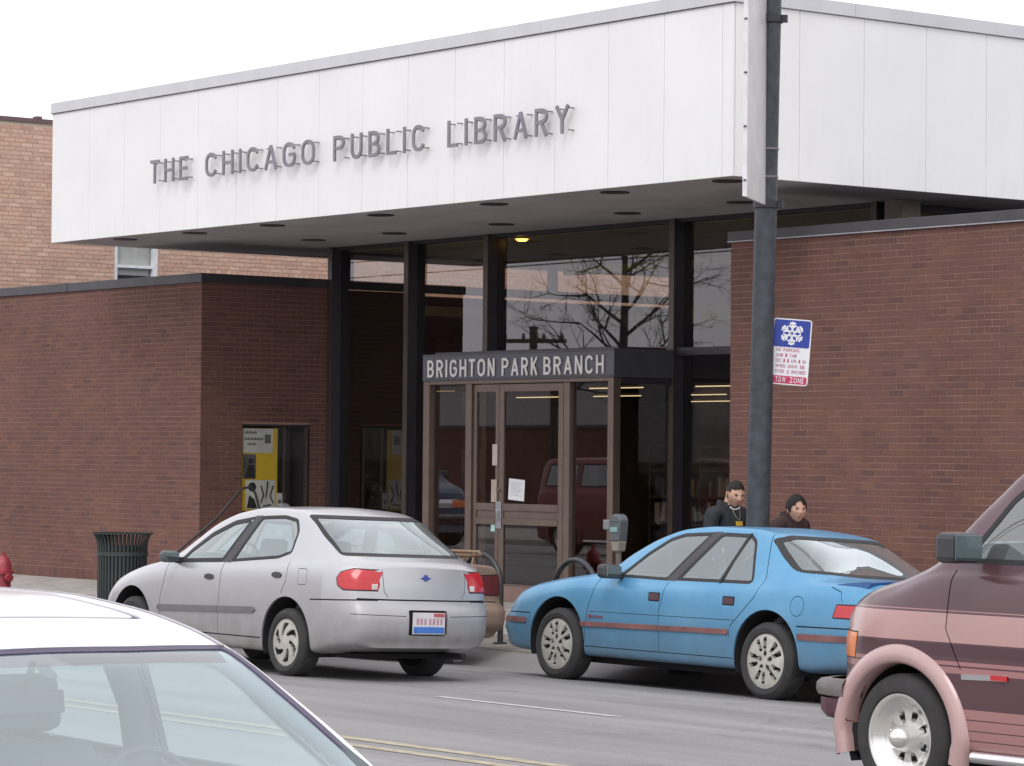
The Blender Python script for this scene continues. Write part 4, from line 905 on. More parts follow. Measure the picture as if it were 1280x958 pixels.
for v in 'LR':
    c.feature('side_window', FW, v, CGL, blue, .028, BLK, -.006, -.001, ringname='window_seal'); c.feature('side_window', RWn, v, CGL, blue, .03, BLK, -.006, -.001, ringname='window_seal')
    c.feature('door_pillar', [(2.48,.975),(2.91,1.435),(3.03,1.435),(2.64,.975)], v, PLAST, blue, skirt=0)
    seam(c, [(1.58,.97),(1.48,.70),(1.43,.33)], v, blue); seam(c, [(2.54,.96),(2.48,.7),(2.50,.33)], v, blue); seam(c, [(3.645,1.43),(3.80,1.04),(3.73,.88),(3.44,.61),(3.43,.52)], v, blue)
    seam(c, [(1.44,.335),(3.48,.335)], v, blue, .008); seam(c, [(1.5,.655),(3.5,.665)], v, blue, .005, push=-.002)
    c.feature('side_moulding', rpoly([(1.35,.515),(1.35,.56),(3.42,.585),(3.42,.54)], .01), v, RUST, blue, push=.015, skirt=.02)
    c.feature('side_moulding', rpoly([(4.30,.535),(4.30,.59),(5.38,.60),(5.38,.545)], .01), v, RUST, blue, push=.012, skirt=.02)
    c.feature('side_moulding', rpoly([(-.3,.51),(-.3,.56),(.56,.56),(.56,.51)], .01), v, RUST, blue, push=.012, skirt=.02)
    seam(c, [(-.3,.60),(.62,.605)], v, blue, .01); seam(c, [(4.28,.65),(5.38,.66)], v, blue, .012); seam(c, [(.60,.60),(.63,.45),(.64,.3)], v, blue, .007)
    for hx, hz in ((2.40, .825), (3.40, .83)): c.feature('door_handle', rpoly([(hx-.08,hz-.04),(hx-.08,hz+.04),(hx+.08,hz+.04),(hx+.08,hz-.04)], .01), v, mat('handle_dark', (.07,.03,.04), .5), blue, .01, BLK, .003, -.01, ringname='handle_recess')
    seam(c, ell(4.27, .82, .085, .085, k=22)+[(4.355,.82)], v, blue, .006)
    c.feature('tail_light', rpoly([(4.70,.735),(4.74,.86),(5.5,.87),(5.5,.735)], .02), v, RED, blue, .012, BLK, .004, 0)
    c.feature('headlight', rpoly([(-.4,.63),(-.4,.74),(.24,.755),(.27,.64)], .02), v, CLR, blue, .008, BLK, .003, 0)
    seam(c, [(4.62,1.0),(4.76,.96),(4.80,.88)], v, blue, .007)
c.feature('rear_window', rpoly([(-.75,1.105),(-.655,1.395),(-.5,1.43),(.5,1.43),(.655,1.395),(.75,1.105),(.4,1.085),(-.4,1.085)], .04), 'B', CGL, blue, .03, BLK, -.004, 0, lim=lambda q: 3.5 < q.x < 4.6, ringname='window_seal')
c.feature('windshield', rpoly([(-.76,1.04),(-.62,1.44),(.62,1.44),(.76,1.04)], .05), 'F', CGL, blue, .03, BLK, -.004, 0, lim=lambda q: 1.4 < q.x < 2.9, ringname='window_seal')
c.feature('tail_panel', rpoly([(-.8,.74),(-.8,.865),(.8,.865),(.8,.74)], .02), 'B', RED, blue, .01, BLK, .004, 0)
for s in (-1, 1): c.feature('headlight', rpoly([(s*.76,.62),(s*.35,.62),(s*.35,.70),(s*.7,.71)], .02), 'F', CLR, blue, .01, BLK, .004, 0)
c.finish('body', BM, blue)
b = MB(); vs = []   # boot lip spoiler
for i, (x, z) in enumerate(((4.45,1.03),(4.8,1.07),(5.17,1.088),(5.2,1.08),(5.15,1.02),(4.8,1.01))):
    for y in np.linspace(-.80, .80, 9): vs.append((x-.14*(abs(y)/.8)**3*(1 if x > 4.8 else 0), y, z-.03*(abs(y)/.8)**4))
fs = [(i*9+j, i*9+j+1, ((i+1) % 6)*9+j+1, ((i+1) % 6)*9+j) for i in range(6) for j in range(8)]+[tuple(i*9 for i in range(6)), tuple(i*9+8 for i in range(6))[::-1]]
b.add(vs, fs); b.build('spoiler', carpaint('darker_blue_paint', (.03,.11,.30), .25, .4, .35), blue, smooth=40, local=True)
for v, s in (('L', -1), ('R', 1)):
    b = MB(); b.add([], []); b.prism([(3.205,.985),(3.235,.985),(3.40,1.43),(3.37,1.43)], 0, .012, 'y'); o = b.build('window_divider', BLK, blue, local=True)
    o.location = (0, s*.858, 0); o.rotation_euler = (0, 0, 0)
    for vtx in o.data.vertices: vtx.co.y -= s*(.0+(vtx.co.z-.985)/.45*.205)
for xh in (1.03, 3.90):
    for s in (-1, 1): well(blue, xh, .37, AR, s*.895, -s, .36); wheel(blue, xh, s*.885, .335, .335, .235, 'slots', -s, .21)
mirror(blue, 1.84, -.88, 1.03, -1, PLAST, .14, .2, .13); mirror(blue, 1.84, .88, 1.03, 1, PLAST, .14, .2, .13)
interior(blue, 5.3, .76, .3, 1.85, .93, (2.45, 3.4), .34)
b = MB(); b.box(.5, 5.1, -.62, .62, .18, .24); b.build('underside', DARK, blue, local=True)
b = MB()
for k, (w_, h_) in enumerate(((.028,.03),(.02,.022),(.02,.022),(.024,.022),(.02,.022),(.02,.022))): b.box(1.50+k*.036, 1.50+k*.036+w_, -.914, -.909, .60, .60+h_)
b.build('fender_script', mat('faded_red_script', (.2,.06,.09), .6), blue, local=True)

# ---- maroon and pink van (moving left, cut by the right edge of the photograph)
VM = carpaint('maroon_pink_paint', (.085,.034,.045), .1, .3, .7, (.2,.15,.14), .2, .4, stripes=[(1.10,1.106,(.4,.2,.2)), (.925,1.088,(.47,.28,.265)), (.845,.915,(.065,.022,.033)), (.80,.822,(.36,.17,.17)), (.755,.79,(.36,.17,.17)), (.18,.56,(.36,.18,.17)), (.50,.506,(.06,.02,.03)), (.44,.446,(.06,.02,.03)), (.385,.391,(.06,.02,.03)), (.33,.336,(.06,.02,.03))])
vx_, vy_ = -13.45, 13.6
van = thing('maroon_van', (vx_, vy_, 0), 'maroon minivan with dusty pink stripes and wheel arches cut off by the right edge', 'van', 'cars in the street', (RD(-.6), 0, 0))
def secv(W_, zf, zs, zb, wb, wr, zr, zt): return sec(W_, zf, zs, zb, wb, wr, zr, zt, zm=.85)
st = [(.05, secv(.80,.30,.36,1.02,.78,.72,1.06,1.08)), (.15, secv(.88,.28,.34,1.08,.85,.78,1.13,1.16)), (.35, secv(.95,.27,.33,1.15,.90,.82,1.20,1.23)), (.65, secv(.975,.27,.33,1.22,.91,.83,1.27,1.30)), (.95, secv(.98,.27,.33,1.31,.92,.84,1.39,1.42)),
      (1.05, secv(.98,.27,.33,1.33,.92,.83,1.50,1.53)), (1.32, secv(.98,.27,.33,1.34,.92,.79,1.74,1.78)), (1.52, secv(.98,.27,.33,1.34,.92,.77,1.88,1.92)), (1.9, secv(.98,.27,.33,1.33,.92,.76,1.915,1.96)), (2.5, secv(.98,.27,.33,1.33,.92,.76,1.93,1.98)), (4.2, secv(.98,.27,.33,1.33,.92,.76,1.92,1.97)), (4.5, secv(.96,.28,.34,1.30,.90,.74,1.88,1.93)), (4.6, secv(.92,.3,.36,1.26,.86,.70,1.82,1.86))]
def warp_v(x, y, z):
    if x < .8: s = (.8-x)/.75; x -= s*s*(.10-.24*(abs(y)/.9)**2.6); x += .12*max(0, z-.9)*s
    return (x, y, z)
c = Car(4.6, st, warp=warp_v)
for xh in (.74, 3.70):
    for v in 'LR': c.hole(ell(xh, .36, .43, .43, 0, 180, 20)+[(xh-.43, .15), (xh+.43, .15)], v)
FW = rpoly([(1.14,1.37),(1.46,1.74),(1.60,1.84),(2.25,1.86),(2.25,1.37)], .03)
for v in 'LR':
    c.feature('side_window', FW, v, CGL, van, .03, BLK, -.006, -.001, ringname='window_seal'); c.feature('side_window', rpoly([(2.36,1.38),(2.36,1.85),(3.35,1.86),(3.35,1.38)], .04), v, CGL, van, .03, BLK, -.006, -.001, ringname='window_seal'); c.feature('side_window', rpoly([(3.45,1.38),(3.45,1.86),(4.3,1.84),(4.36,1.38)], .04), v, CGL, van, .03, BLK, -.006, -.001, ringname='window_seal')
    seam(c, [(1.13,1.33),(1.10,1.0),(1.22,.78)], v, van, .009); seam(c, [(2.30,1.85),(2.30,.34)], v, van, .009)
    c.feature('marker_lamp', [(-.3,.79),(-.3,.95),(.35,.95),(.32,.79)], v, ORG, van, .008, BLK, .004, 0)
    c.feature('side_badge', rpoly([(1.23,.725),(1.23,.755),(1.59,.765),(1.59,.735)], .008), v, CHROME, van, push=.006, skirt=.01)
c.feature('windshield', rpoly([(-.84,1.43),(-.74,1.87),(.74,1.87),(.84,1.43)], .05), 'F', CGL, van, .035, BLK, -.004, 0, lim=lambda q: 1.0 < q.x < 1.9, ringname='window_seal')
c.feature('rear_window', rpoly([(-.7,1.38),(-.62,1.8),(.62,1.8),(.7,1.38)], .05), 'B', CGL, van, .03, BLK, -.004, 0)
c.feature('grille', rpoly([(-.55,.78),(-.55,.97),(.55,.97),(.55,.78)], .02), 'F', CHROME, van, .01, BLK, .003, 0)
for s in (-1, 1): c.feature('headlight', rpoly([(s*.82,.78),(s*.58,.78),(s*.58,.96),(s*.82,.96)], .02), 'F', CLR, van, .01, BLK, .003, 0); c.feature('tail_light', rpoly([(s*.88,.7),(s*.74,.7),(s*.72,1.15),(s*.86,1.15)], .02), 'B', RED, van, .01, BLK, .003, 0)
c.finish('body', VM, van)
b = MB(); b.box(1.46, 1.585, -.993, -.990, .735, .763); b.build('badge_red', RED, van, local=True)
PK = carpaint('pink_flare_paint', (.47,.31,.30), .1, .35, .6, (.25,.18,.16), .1, .3)
for xh in (.74, 3.70):
    for s in (-1, 1):
        b = MB(); vs = []; K = 40
        prof = [(.425,.90),(.43,1.00),(.45,1.018),(.50,1.012),(.535,.99),(.545,.95)]
        for i in range(K+1):
            a = RD(-14+208*i/K)
            for (r, y) in prof:
                rr_ = r-(.03*max(0, -math.sin(a)) if False else 0); vs.append((xh+rr_*math.cos(a)*(.97 if math.sin(a) < 0 else 1), s*(y-.01), .36+rr_*math.sin(a)))
        m_ = len(prof); fs = [(i*m_+j, i*m_+j+1, (i+1)*m_+j+1, (i+1)*m_+j) for i in range(K) for j in range(m_-1)]
        b.add(vs, fs); b.build('wheel_arch_flare', PK, van, smooth=60, local=True)
        well(van, xh, .36, .438, s*.97, -s, .4); wheel(van, xh, s*.965, .365, .365, .25, 'deep', -s, .24, rimm=mat('polished_wheel', (.72,.71,.69), .2, .7, var=.08))
b = MB()
pts = [(.33,-.99),(.20,-.98),(.10,-.93),(.02,-.75),(-.02,-.4),(-.03,0),(-.02,.4),(.02,.75),(.10,.93),(.20,.98),(.33,.99)]; vs = []
for (x, y) in pts:
    for dx, z in ((0,.56),(-.06,.57),(-.075,.60),(-.07,.64),(-.04,.665),(0.02,.67)): vs.append((x+dx*(1 if abs(y) < .97 else .3), y*(1 if dx == 0 else 1.0+.02*(-dx/.07)), z))
fs = [(i*6+j, i*6+j+1, (i+1)*6+j+1, (i+1)*6+j) for i in range(10) for j in range(5)]; b.add(vs, fs); b.build('front_bumper', mat('bumper_grey', (.17,.15,.15), .45, .3), van, smooth=50, local=True)
b = MB(); vs = []
for (x, y) in pts:
    for dx, z in ((-.055,.555),(-.05,.48),(0,.44),(.1,.43)): vs.append((x+dx, y*1.0, z))
fs = [(i*4+j, i*4+j+1, (i+1)*4+j+1, (i+1)*4+j) for i in range(10) for j in range(3)]; b.add(vs, fs); b.build('bumper_valance', mat('maroon_valance', (.09,.03,.045), .5), van, smooth=50, local=True)
mirror(van, 1.30, -1.0, 1.46, -1, PLAST, .15, .24, .17); mirror(van, 1.36, 1.0, 1.46, 1, PLAST, .2, .26, .17)
interior(van, 4.6, .8, .5, 1.3, 1.25, (1.95, 3.0), .75)
b = MB(); b.box(.35, 4.4, -.7, .7, .24, .3); b.box(.22, .42, -.93, .93, .26, .42); b.build('underside', DARK, van, local=True)
b = MB(); b.tube([(1.32,-.97,.30),(3.1,-.97,.30)], .035, 10); b.build('running_board', CHROME, van, smooth=60, local=True)

# ---- white car in the foreground (seen from above its left windscreen corner, facing the camera side)
FWH = carpaint('white_paint', (.78,.77,.79), 0, .3, .7, (.4,.38,.36), .1, .2)
white = thing('white_car', (-6.35, 4.63, -.18), 'white car in the near foreground with a sunroof and a wide windshield', 'car', 'cars in the street', (0, 0, math.pi))
st = [(0, sec(.74,.3,.36,.60,.70,.64,.64,.66)), (.1, sec(.84,.28,.34,.70,.79,.72,.74,.78)), (.4, sec(.91,.26,.3,.86,.84,.76,.90,.95)), (.9, sec(.92,.25,.3,.98,.86,.78,1.02,1.06)), (1.2, sec(.92,.25,.3,1.02,.87,.79,1.07,1.12)),
      (1.4, sec(.95,.25,.3,1.06,.91,.865,1.17,1.225)), (1.7, sec(.95,.25,.3,1.06,.90,.79,1.355,1.41)), (1.95, sec(.92,.25,.3,1.05,.87,.715,1.495,1.545)), (2.2, sec(.92,.25,.3,1.05,.87,.70,1.56,1.605)), (2.5, sec(.92,.25,.3,1.06,.87,.695,1.60,1.645)), (3.0, sec(.92,.25,.3,1.06,.87,.69,1.63,1.675)), (3.6, sec(.92,.25,.3,1.06,.87,.69,1.63,1.675)), (4.2, sec(.92,.25,.3,1.06,.86,.68,1.54,1.6)), (4.7, sec(.90,.27,.32,1.05,.83,.66,1.2,1.26)), (4.95, sec(.86,.3,.36,.98,.78,.62,1.04,1.07))]
c = Car(4.95, st, seg=6, nx=110, capn=12)
for xh in (.95, 3.75):
    for v in 'LR': c.hole(ell(xh, .36, .4, .4, 0, 180, 18)+[(xh-.4, .12), (xh+.4, .12)], v)
c.feature('windshield_shade_band', [(1.87,-.62),(1.94,-.625),(1.915,-.3),(1.91,0),(1.915,.3),(1.94,.625),(1.87,.62),(1.85,0)], 'T', glassmat('shade_band_glass', (.45,.42,.55), 1.6, dust_glare=.2), white, push=-.006, skirt=0)
c.feature('windshield', rpoly([(1.27,-.875),(1.985,-.675),(1.955,-.3),(1.95,0),(1.955,.3),(1.985,.675),(1.27,.875),(1.18,0)], .04), 'T', CGL2, white, .03, mat('windshield_seal', (.05,.035,.08), .4), -.006, -.002, lim=lambda q: 1.1 < q.x < 2.1, ringname='windshield_seal')
SEALP = mat('roof_seal', (.09,.07,.12), .5)
c.feature('sunroof', rpoly([(2.27,-.57),(3.3,-.57),(3.3,.57),(2.27,.57)], .07, 5), 'T', FWH, white, .03, SEALP, 0, -.006, ringname='sunroof_seal')
GM = mat('grey_roof_moulding', (.42,.41,.44), .4)
for s in (-1, 1):
    c.feature('roof_moulding', [(1.97,s*.648),(2.2,s*.635),(4.2,s*.615),(4.2,s*.64),(2.2,s*.66),(1.97,s*.675)], 'T', GM, white, .005, SEALP, .003, -.004, ringname='moulding_gap')
for v in 'LR':
    c.feature('side_window', rpoly([(1.55,1.1),(2.05,1.46),(2.3,1.51),(2.62,1.52),(2.62,1.1)], .03), v, CGL, white, .03, BLK, -.006, 0, ringname='window_seal'); c.feature('side_window', rpoly([(2.72,1.1),(2.72,1.53),(3.9,1.5),(4.1,1.12)], .03), v, CGL, white, .03, BLK, -.006, 0, ringname='window_seal')
c.finish('body', FWH, white)
for xh in (.95, 3.75):
    for s in (-1, 1): well(white, xh, .36, .4, s*.91, -s); wheel(white, xh, s*.90, .33, .33, .21, 'swirl', -s)
GS = mat('grey_seat_cloth', (.12,.14,.155), .9)
interior(white, 4.95, .78, .35, 1.55, .98, (2.35, 3.35), .55, m=GS)
for s in (-1, 1):
    b = MB(); b.tube([(2.67, s*.815, 1.0), (2.67, s*.765, 1.3), (2.67, s*.655, 1.55)], .062, 10); b.build('pillar_trim', GS, white, smooth=60, local=True)
    b = MB(); b.tube([(1.28, s*.845, 1.09), (1.60, s*.775, 1.27), (1.97, s*.655, 1.485), (2.6, s*.63, 1.56)], .034, 8); b.build('pillar_trim', GS, white, smooth=60, local=True)
b = MB(); b.obox((2.05, 0, 1.37), (.05, .26, .07), (0, RD(10), 0)); b.tube([(1.99, 0, 1.50), (2.05, 0, 1.38)], .012, 8); b.build('rear_view_mirror', PLAST, white, bevel=.015, local=True)
b = MB(); b.obox((1.905, 0, 1.475), (.07, .045, .012), (0, RD(-28), 0)); b.build('mirror_mount', mat('mount_purple_grey', (.12,.1,.14), .5), white, bevel=.006, local=True)
for s in (-1, 1): b = MB(); b.obox((2.07, s*.33, 1.50), (.16, .38, .02), (0, RD(-8), 0)); b.build('sun_visor', GS, white, bevel=.008, local=True)
b = MB(); b.tube([(1.30, s_, 1.15+.04) for s_ in (-.62, -.1)], .007, 6); b.build('wiper', PLAST, white, local=True)

# ---- tan sedan parked at the kerb behind the silver one
TM = carpaint('dull_tan_paint', (.27,.20,.155), .15, .5, .25, (.2,.16,.13), .4, .5)
tan = thing('tan_sedan', (-30.50, 18.78, -.16), 'older tan sedan with a boot rack parked at the kerb behind the silver sedan', 'car', 'cars in the street', (RD(-3.4), 0, 0))
st = [(0, sec(.80,.3,.34,.66,.76,.7,.70,.72)), (.08, sec(.88,.28,.32,.76,.83,.76,.80,.82)), (.6, sec(.90,.26,.3,.90,.84,.77,.93,.96)), (1.45, sec(.90,.26,.3,.96,.84,.77,1.0,1.04)), (1.6, sec(.90,.26,.3,.96,.84,.74,1.07,1.11)), (2.2, sec(.90,.26,.3,.97,.84,.66,1.36,1.39)), (2.5, sec(.90,.26,.3,.97,.84,.65,1.41,1.45)),
      (3.3, sec(.90,.26,.3,.98,.84,.65,1.41,1.45)), (3.55, sec(.90,.26,.3,.98,.84,.66,1.36,1.40)), (3.95, sec(.90,.26,.3,.98,.84,.72,1.10,1.13)), (4.05, sec(.90,.27,.32,.98,.84,.76,1.03,1.06)), (4.85, sec(.88,.28,.33,.97,.83,.77,1.02,1.045)), (4.9, sec(.86,.3,.35,.95,.81,.75,1.0,1.02))]
def warp_t(x, y, z):
    if x > 4.6: s = (x-4.6)/.3; x += s*s*(.12*math.exp(-((z-.5)/.13)**6)-.03*(abs(y)/.8)**4)
    return (x, y, z)
st = [(x+.8*(1-min(x, 2.2)/2.2), q) for x, q in st]
c = Car(4.9, st, nx=60, warp=warp_t)
for xh in (1.42, 3.85):
    for v in 'LR': c.hole(ell(xh, .36, .38, .38, 0, 180, 14)+[(xh-.38, .12), (xh+.38, .12)], v)
for v in 'LR':
    c.feature('side_window', [(1.98,1.02),(2.34,1.33),(2.6,1.38),(2.6,1.02)], v, CGL, tan, .025, BLK, -.006, 0, ringname='window_seal'); c.feature('side_window', [(2.7,1.02),(2.7,1.38),(3.25,1.37),(3.55,1.04)], v, CGL, tan, .025, BLK, -.006, 0, ringname='window_seal')
c.feature('rear_window', [(-.68,1.07),(-.6,1.37),(.6,1.37),(.68,1.07)], 'B', CGL, tan, .025, BLK, -.006, 0, lim=lambda q: 3.2 < q.x < 4.2, ringname='window_seal')
c.feature('windshield', [(-.68,1.07),(-.6,1.37),(.6,1.37),(.68,1.07)], 'F', CGL, tan, .025, BLK, -.006, 0, lim=lambda q: 1.4 < q.x < 2.6, ringname='window_seal')
DR = mat('dull_red_lens', (.13,.025,.03), .35, var=.2, scale=20)
for s in (-1, 1): c.feature('tail_light', [(s*.85,.72),(s*.55,.72),(s*.55,.93),(s*.85,.95)], 'B', DR, tan, .012, BLK, .004, 0)
for v in 'LR': c.feature('tail_light', [(4.72,.72),(4.74,.95),(5.1,.95),(5.1,.72)], v, DR, tan, .012, BLK, .004, 0)
for v in 'LR': seam(c, [(4.3,.63),(5.1,.63)], v, tan, .012)
seam(c, [(-.8,.66),(.8,.66)], 'B', tan, .012)
c.finish('body', TM, tan)
for xh in (1.42, 3.85):
    for s in (-1, 1): well(tan, xh, .36, .38, s*.89, -s); wheel(tan, xh, s*.88, .32, .32, .2, 'steel', -s)
interior(tan, 4.9, .76, .3, 1.7, .92, (2.3, 3.1), .33)
rk = mat('rusty_tan_rack', (.26,.17,.11), .5, .4)
b = MB(); b.tube([(4.0, .62, 1.12), (4.2, .63, 1.165), (4.78, .63, 1.165), (4.85, .6, 1.13), (4.86, .4, 1.12)], .018, 8); b.tube([(4.0, -.62, 1.12), (4.2, -.63, 1.165), (4.78, -.63, 1.165), (4.85, -.6, 1.13), (4.86, .4, 1.12)], .018, 8)
for x in (4.2, 4.7):
    for s in (-1, 1): b.tube([(x, s*.63, 1.165), (x, s*.60, 1.03)], .014, 6)
for y in (-.4, -.2, 0, .2, .4): b.tube([(4.1, y, 1.07), (4.85, y, 1.08)], .012, 6)
b.build('boot_rack', rk, tan, smooth=50, local=True)

# ------------------------------------------------------------------ street furniture
PM = mat('street_pole_paint', (.05,.057,.068), .5, .2, var=.3, scale=9, bump=.2)
pole = thing('street_pole', (-22.27, 20.2, -.07), 'tall dark blue-grey steel street pole with clamped bands rising in front of the brick wall', 'pole')
bx = Vector((-22.29, 20.2, -.07)); ax = Vector((.027, 0, 1)); P = lambda z: bx+ax*(z+.07)
b = MB(); b.tube([P(z) for z in (-.07, 2, 4.35, 6.2, 9.3)], [.118, .113, .106, .101, .09], 28); b.build('shaft', PM, pole, smooth=50)
b = MB(); b.lathe([(.2,0),(.2,.03),(.15,.06),(.13,.3),(.118,.34)], c=P(-.07), n=24); b.build('base', PM, pole, smooth=40)
BD = mat('clamp_black', (.04,.04,.05), .5, .3)
for z in (4.40, 6.18):
    b = MB(); q = P(z); b.lathe([(.115,-.04),(.122,-.035),(.122,.035),(.115,.04)], c=q, n=24); b.obox(q+Vector((.10,.08,0)), (.07,.06,.07), (0,0,.65)); b.build('band', BD, pole, smooth=40)
for z in (4.66, 4.93):
    b = MB(); q = P(z); b.lathe([(.1085,-.012),(.112,-.01),(.112,.01),(.1085,.012)], c=q, n=24); b.build('steel_strap', mat('strap_grey', (.18,.17,.18), .5, .4), pole, smooth=40)
b = MB(); b.tube([P(9.2), P(9.4)+Vector((0,-.8,.3)), P(9.4)+Vector((0,-2.4,.4))], .04, 8); b.build('lamp_arm', PM, pole, smooth=50)
b = MB(); b.obox(P(9.4)+Vector((0,-2.7,.4)), (.3,.8,.16)); b.build('lamp_head', PM, pole, bevel=.05)
# flat metal sign box hung on the pole, seen edge on
pb = thing('banner_panel', (-22.13, 20.08, 4.41), 'tall pale grey blank metal panel strapped to the street pole, seen almost edge on', 'panel')
d_ = Vector((.6, -.8, 0)); nn = Vector((-.8, -.6, 0)); o0 = Vector((-22.095, 20.11, 4.385)); WD = 1.0
GP = mat('weathered_aluminium', (.60,.585,.60), .45, .25, var=.10, scale=4)
def slab_(name, u0, u1, z0, z1, t0, t1, m, parent, bevel=0):
    b = MB(); vs = []
    for z in (z0, z1):
        for (u, t) in ((u0, t0), (u1, t0), (u1, t1), (u0, t1)): vs.append(o0+d_*u+nn*t+Vector((0, 0, z)))
    b.add(vs, [(0,3,2,1),(4,5,6,7),(0,1,5,4),(1,2,6,5),(2,3,7,6),(3,0,4,7)]); return b.build(name, m, parent, bevel=bevel)
sh_ = slab_('sheet', 0, WD, 0, 2.2, -.012, .012, GP, pb)
slab_('flange', WD, WD+.012, 0, 2.2, -.03, .012, mat('pale_flange', (.68,.67,.70), .4, .2), pb)
for (u0, u1, z0, z1) in ((.10, WD-.10, .66, .675), (.10, WD-.10, .10, .115), (.10, .115, .115, .66), (WD-.115, WD-.10, .115, .66)): slab_('frame_strip', u0, u1, z0, z1, .0125, .02, mat('strip_grey', (.3,.28,.28), .6), pb)
b = MB(); k_ = [(math.cos(RD(a))*.14, math.sin(RD(a))*.16) for a in range(0, 181, 20)]
pts = [(.5+a, 1.93+c_) for a, c_ in k_]+[(.36, 1.70), (.64, 1.68)]
b.add([o0+d_*u+nn*.0135+Vector((0,0,z)) for u, z in pts], [tuple(range(len(pts)))]); b.build('torn_decal', mat('decal_white', (.8,.8,.8), .6, var=.04), pb)
for z in (.15, .65, 1.15, 1.65): 
    b = MB(); q = o0+d_*(WD+.014)+nn*(-.01)+Vector((0,0,z)); b.lathe([(.016,-.006),(.014,.006),(.001,.008)], c=q, n=10); b.build('bolt', BD, pb)
# parking restriction sign
vd = Vector((-.7335, .6795, 0)).normalized(); sr = Vector((vd.y, -vd.x, 0)); sr = Vector((-vd.y, vd.x, 0)) if sr.dot(rt) < 0 else sr
sc_c = Vector((-22.045, 20.42, 2.985)); tl = RD(-4.2)
U = sr*math.cos(tl)+Vector((0,0,1))*math.sin(tl); V = Vector((0,0,1))*math.cos(tl)-sr*math.sin(tl); Nn = -vd
ps_ = thing('parking_sign', (-22.05, 20.42, 2.66), 'blue, white and red winter parking sign with a white snowflake on the street pole', 'sign')
def sq(name, u0, u1, v0, v1, t0, t1, m, parent=None, pts=None):
    pts = pts or [(u0, v0), (u1, v0), (u1, v1), (u0, v1)]; k = len(pts)
    b = MB(); vs = [sc_c+U*u+V*v+Nn*t for t in (t0, t1) for u, v in pts]
    b.add(vs, [tuple(range(k))[::-1], tuple(range(k, 2*k))]+[(i, (i+1) % k, k+(i+1) % k, k+i) for i in range(k)]); return b.build(name, m, parent or ps_)
SWt = mat('sign_white', (.74,.73,.76), .45, var=.03); SBl = mat('sign_blue', (.02,.045,.30), .4, var=.05); SRd = mat('sign_red', (.50,.03,.10), .45, var=.05); SRt = mat('sign_red_text', (.45,.1,.16), .5)
hw, hh = .185, .318
sq('plate', 0, 0, 0, 0, -.002, .0, SWt, pts=rpoly([(-hw,-hh),(hw,-hh),(hw,hh),(-hw,hh)], .035, 4))
sq('blue_field', 0, 0, 0, 0, .0005, .002, SBl, pts=rpoly([(-hw+.012,.045),(hw-.012,.045),(hw-.012,hh-.012),(-hw+.012,hh-.012)], .02, 3)); sq('red_band', 0, 0, 0, 0, .0005, .002, SRd, pts=rpoly([(-hw+.012,-hh+.012),(hw-.012,-hh+.012),(hw-.012,-hh+.085),(-hw+.012,-hh+.085)], .015, 3))
fc = Vector((.0, .178)); b = MB(); jb = []
def barp(b, p0, p1, w):
    d = (p1-p0).normalized(); q = Vector((-d.y, d.x))*w/2
    vs = [sc_c+U*p.x+V*p.y+Nn*t for t in (.0025, .004) for p in (p0-q, p1-q, p1+q, p0+q)]
    b.add(vs, [(3,2,1,0),(4,5,6,7),(0,1,5,4),(1,2,6,5),(2,3,7,6),(3,0,4,7)])
for k in range(6):
    a = RD(90+60*k); d = Vector((math.cos(a), math.sin(a))); barp(b, fc+d*.018, fc+d*.112, .021)
    for t in (.052, .082):
        for s in (-1, 1): e = Vector((math.cos(a+s*RD(52)), math.sin(a+s*RD(52)))); barp(b, fc+d*t, fc+d*t+e*(.044 if t < .06 else .034), .016)
    p0 = fc+d*.026; a2 = RD(150+60*k); p1 = fc+Vector((math.cos(a2), math.sin(a2)))*.026; barp(b, p0, p1, .02)
b.build('snowflake', mat('sign_snow_white', (.82,.82,.84), .5), ps_)
def stext(t, u0, u1, v0, v1, m, name):
    words = t.split(' '); n_ = sum(len(w) for w in words)+len(words)-1; cw = (u1-u0)/n_; x = u0; obs = MB(); 
    for w in words:
        L_ = cw*len(w); o = word(w, x, x+L_-cw*.12, v0, v1, lambda u, d, v: sc_c+U*u+V*v+Nn*(.003+d), .001, m, ps_, off=.01, gapf=.32, join=True, name=name); x += L_+cw
for i, (t, a, c_) in enumerate((('NO PARKING', -.135, .085), ('3AM - 7AM', -.135, .06), ('DEC 1 - APR 1 OR', -.135, .155), ('WHEN SNOW IS', -.135, .15), ('OVER 2 INCHES', -.135, .16))):
    v0 = .002-.052*i; stext(t, a, c_, v0, v0+.032, SRt, 'printed_line')
stext('TOW ZONE', -.125, .15, -hh+.022, -hh+.075, SWt, 'printed_line')
b = MB(); b.tube([sc_c+Vector((-.2,-.03,.2)), sc_c+V*.2-Nn*.01], .012, 6); b.tube([sc_c+Vector((-.2,-.03,-.2)), sc_c-V*.2-Nn*.01], .012, 6); b.build('bracket', BD, ps_)

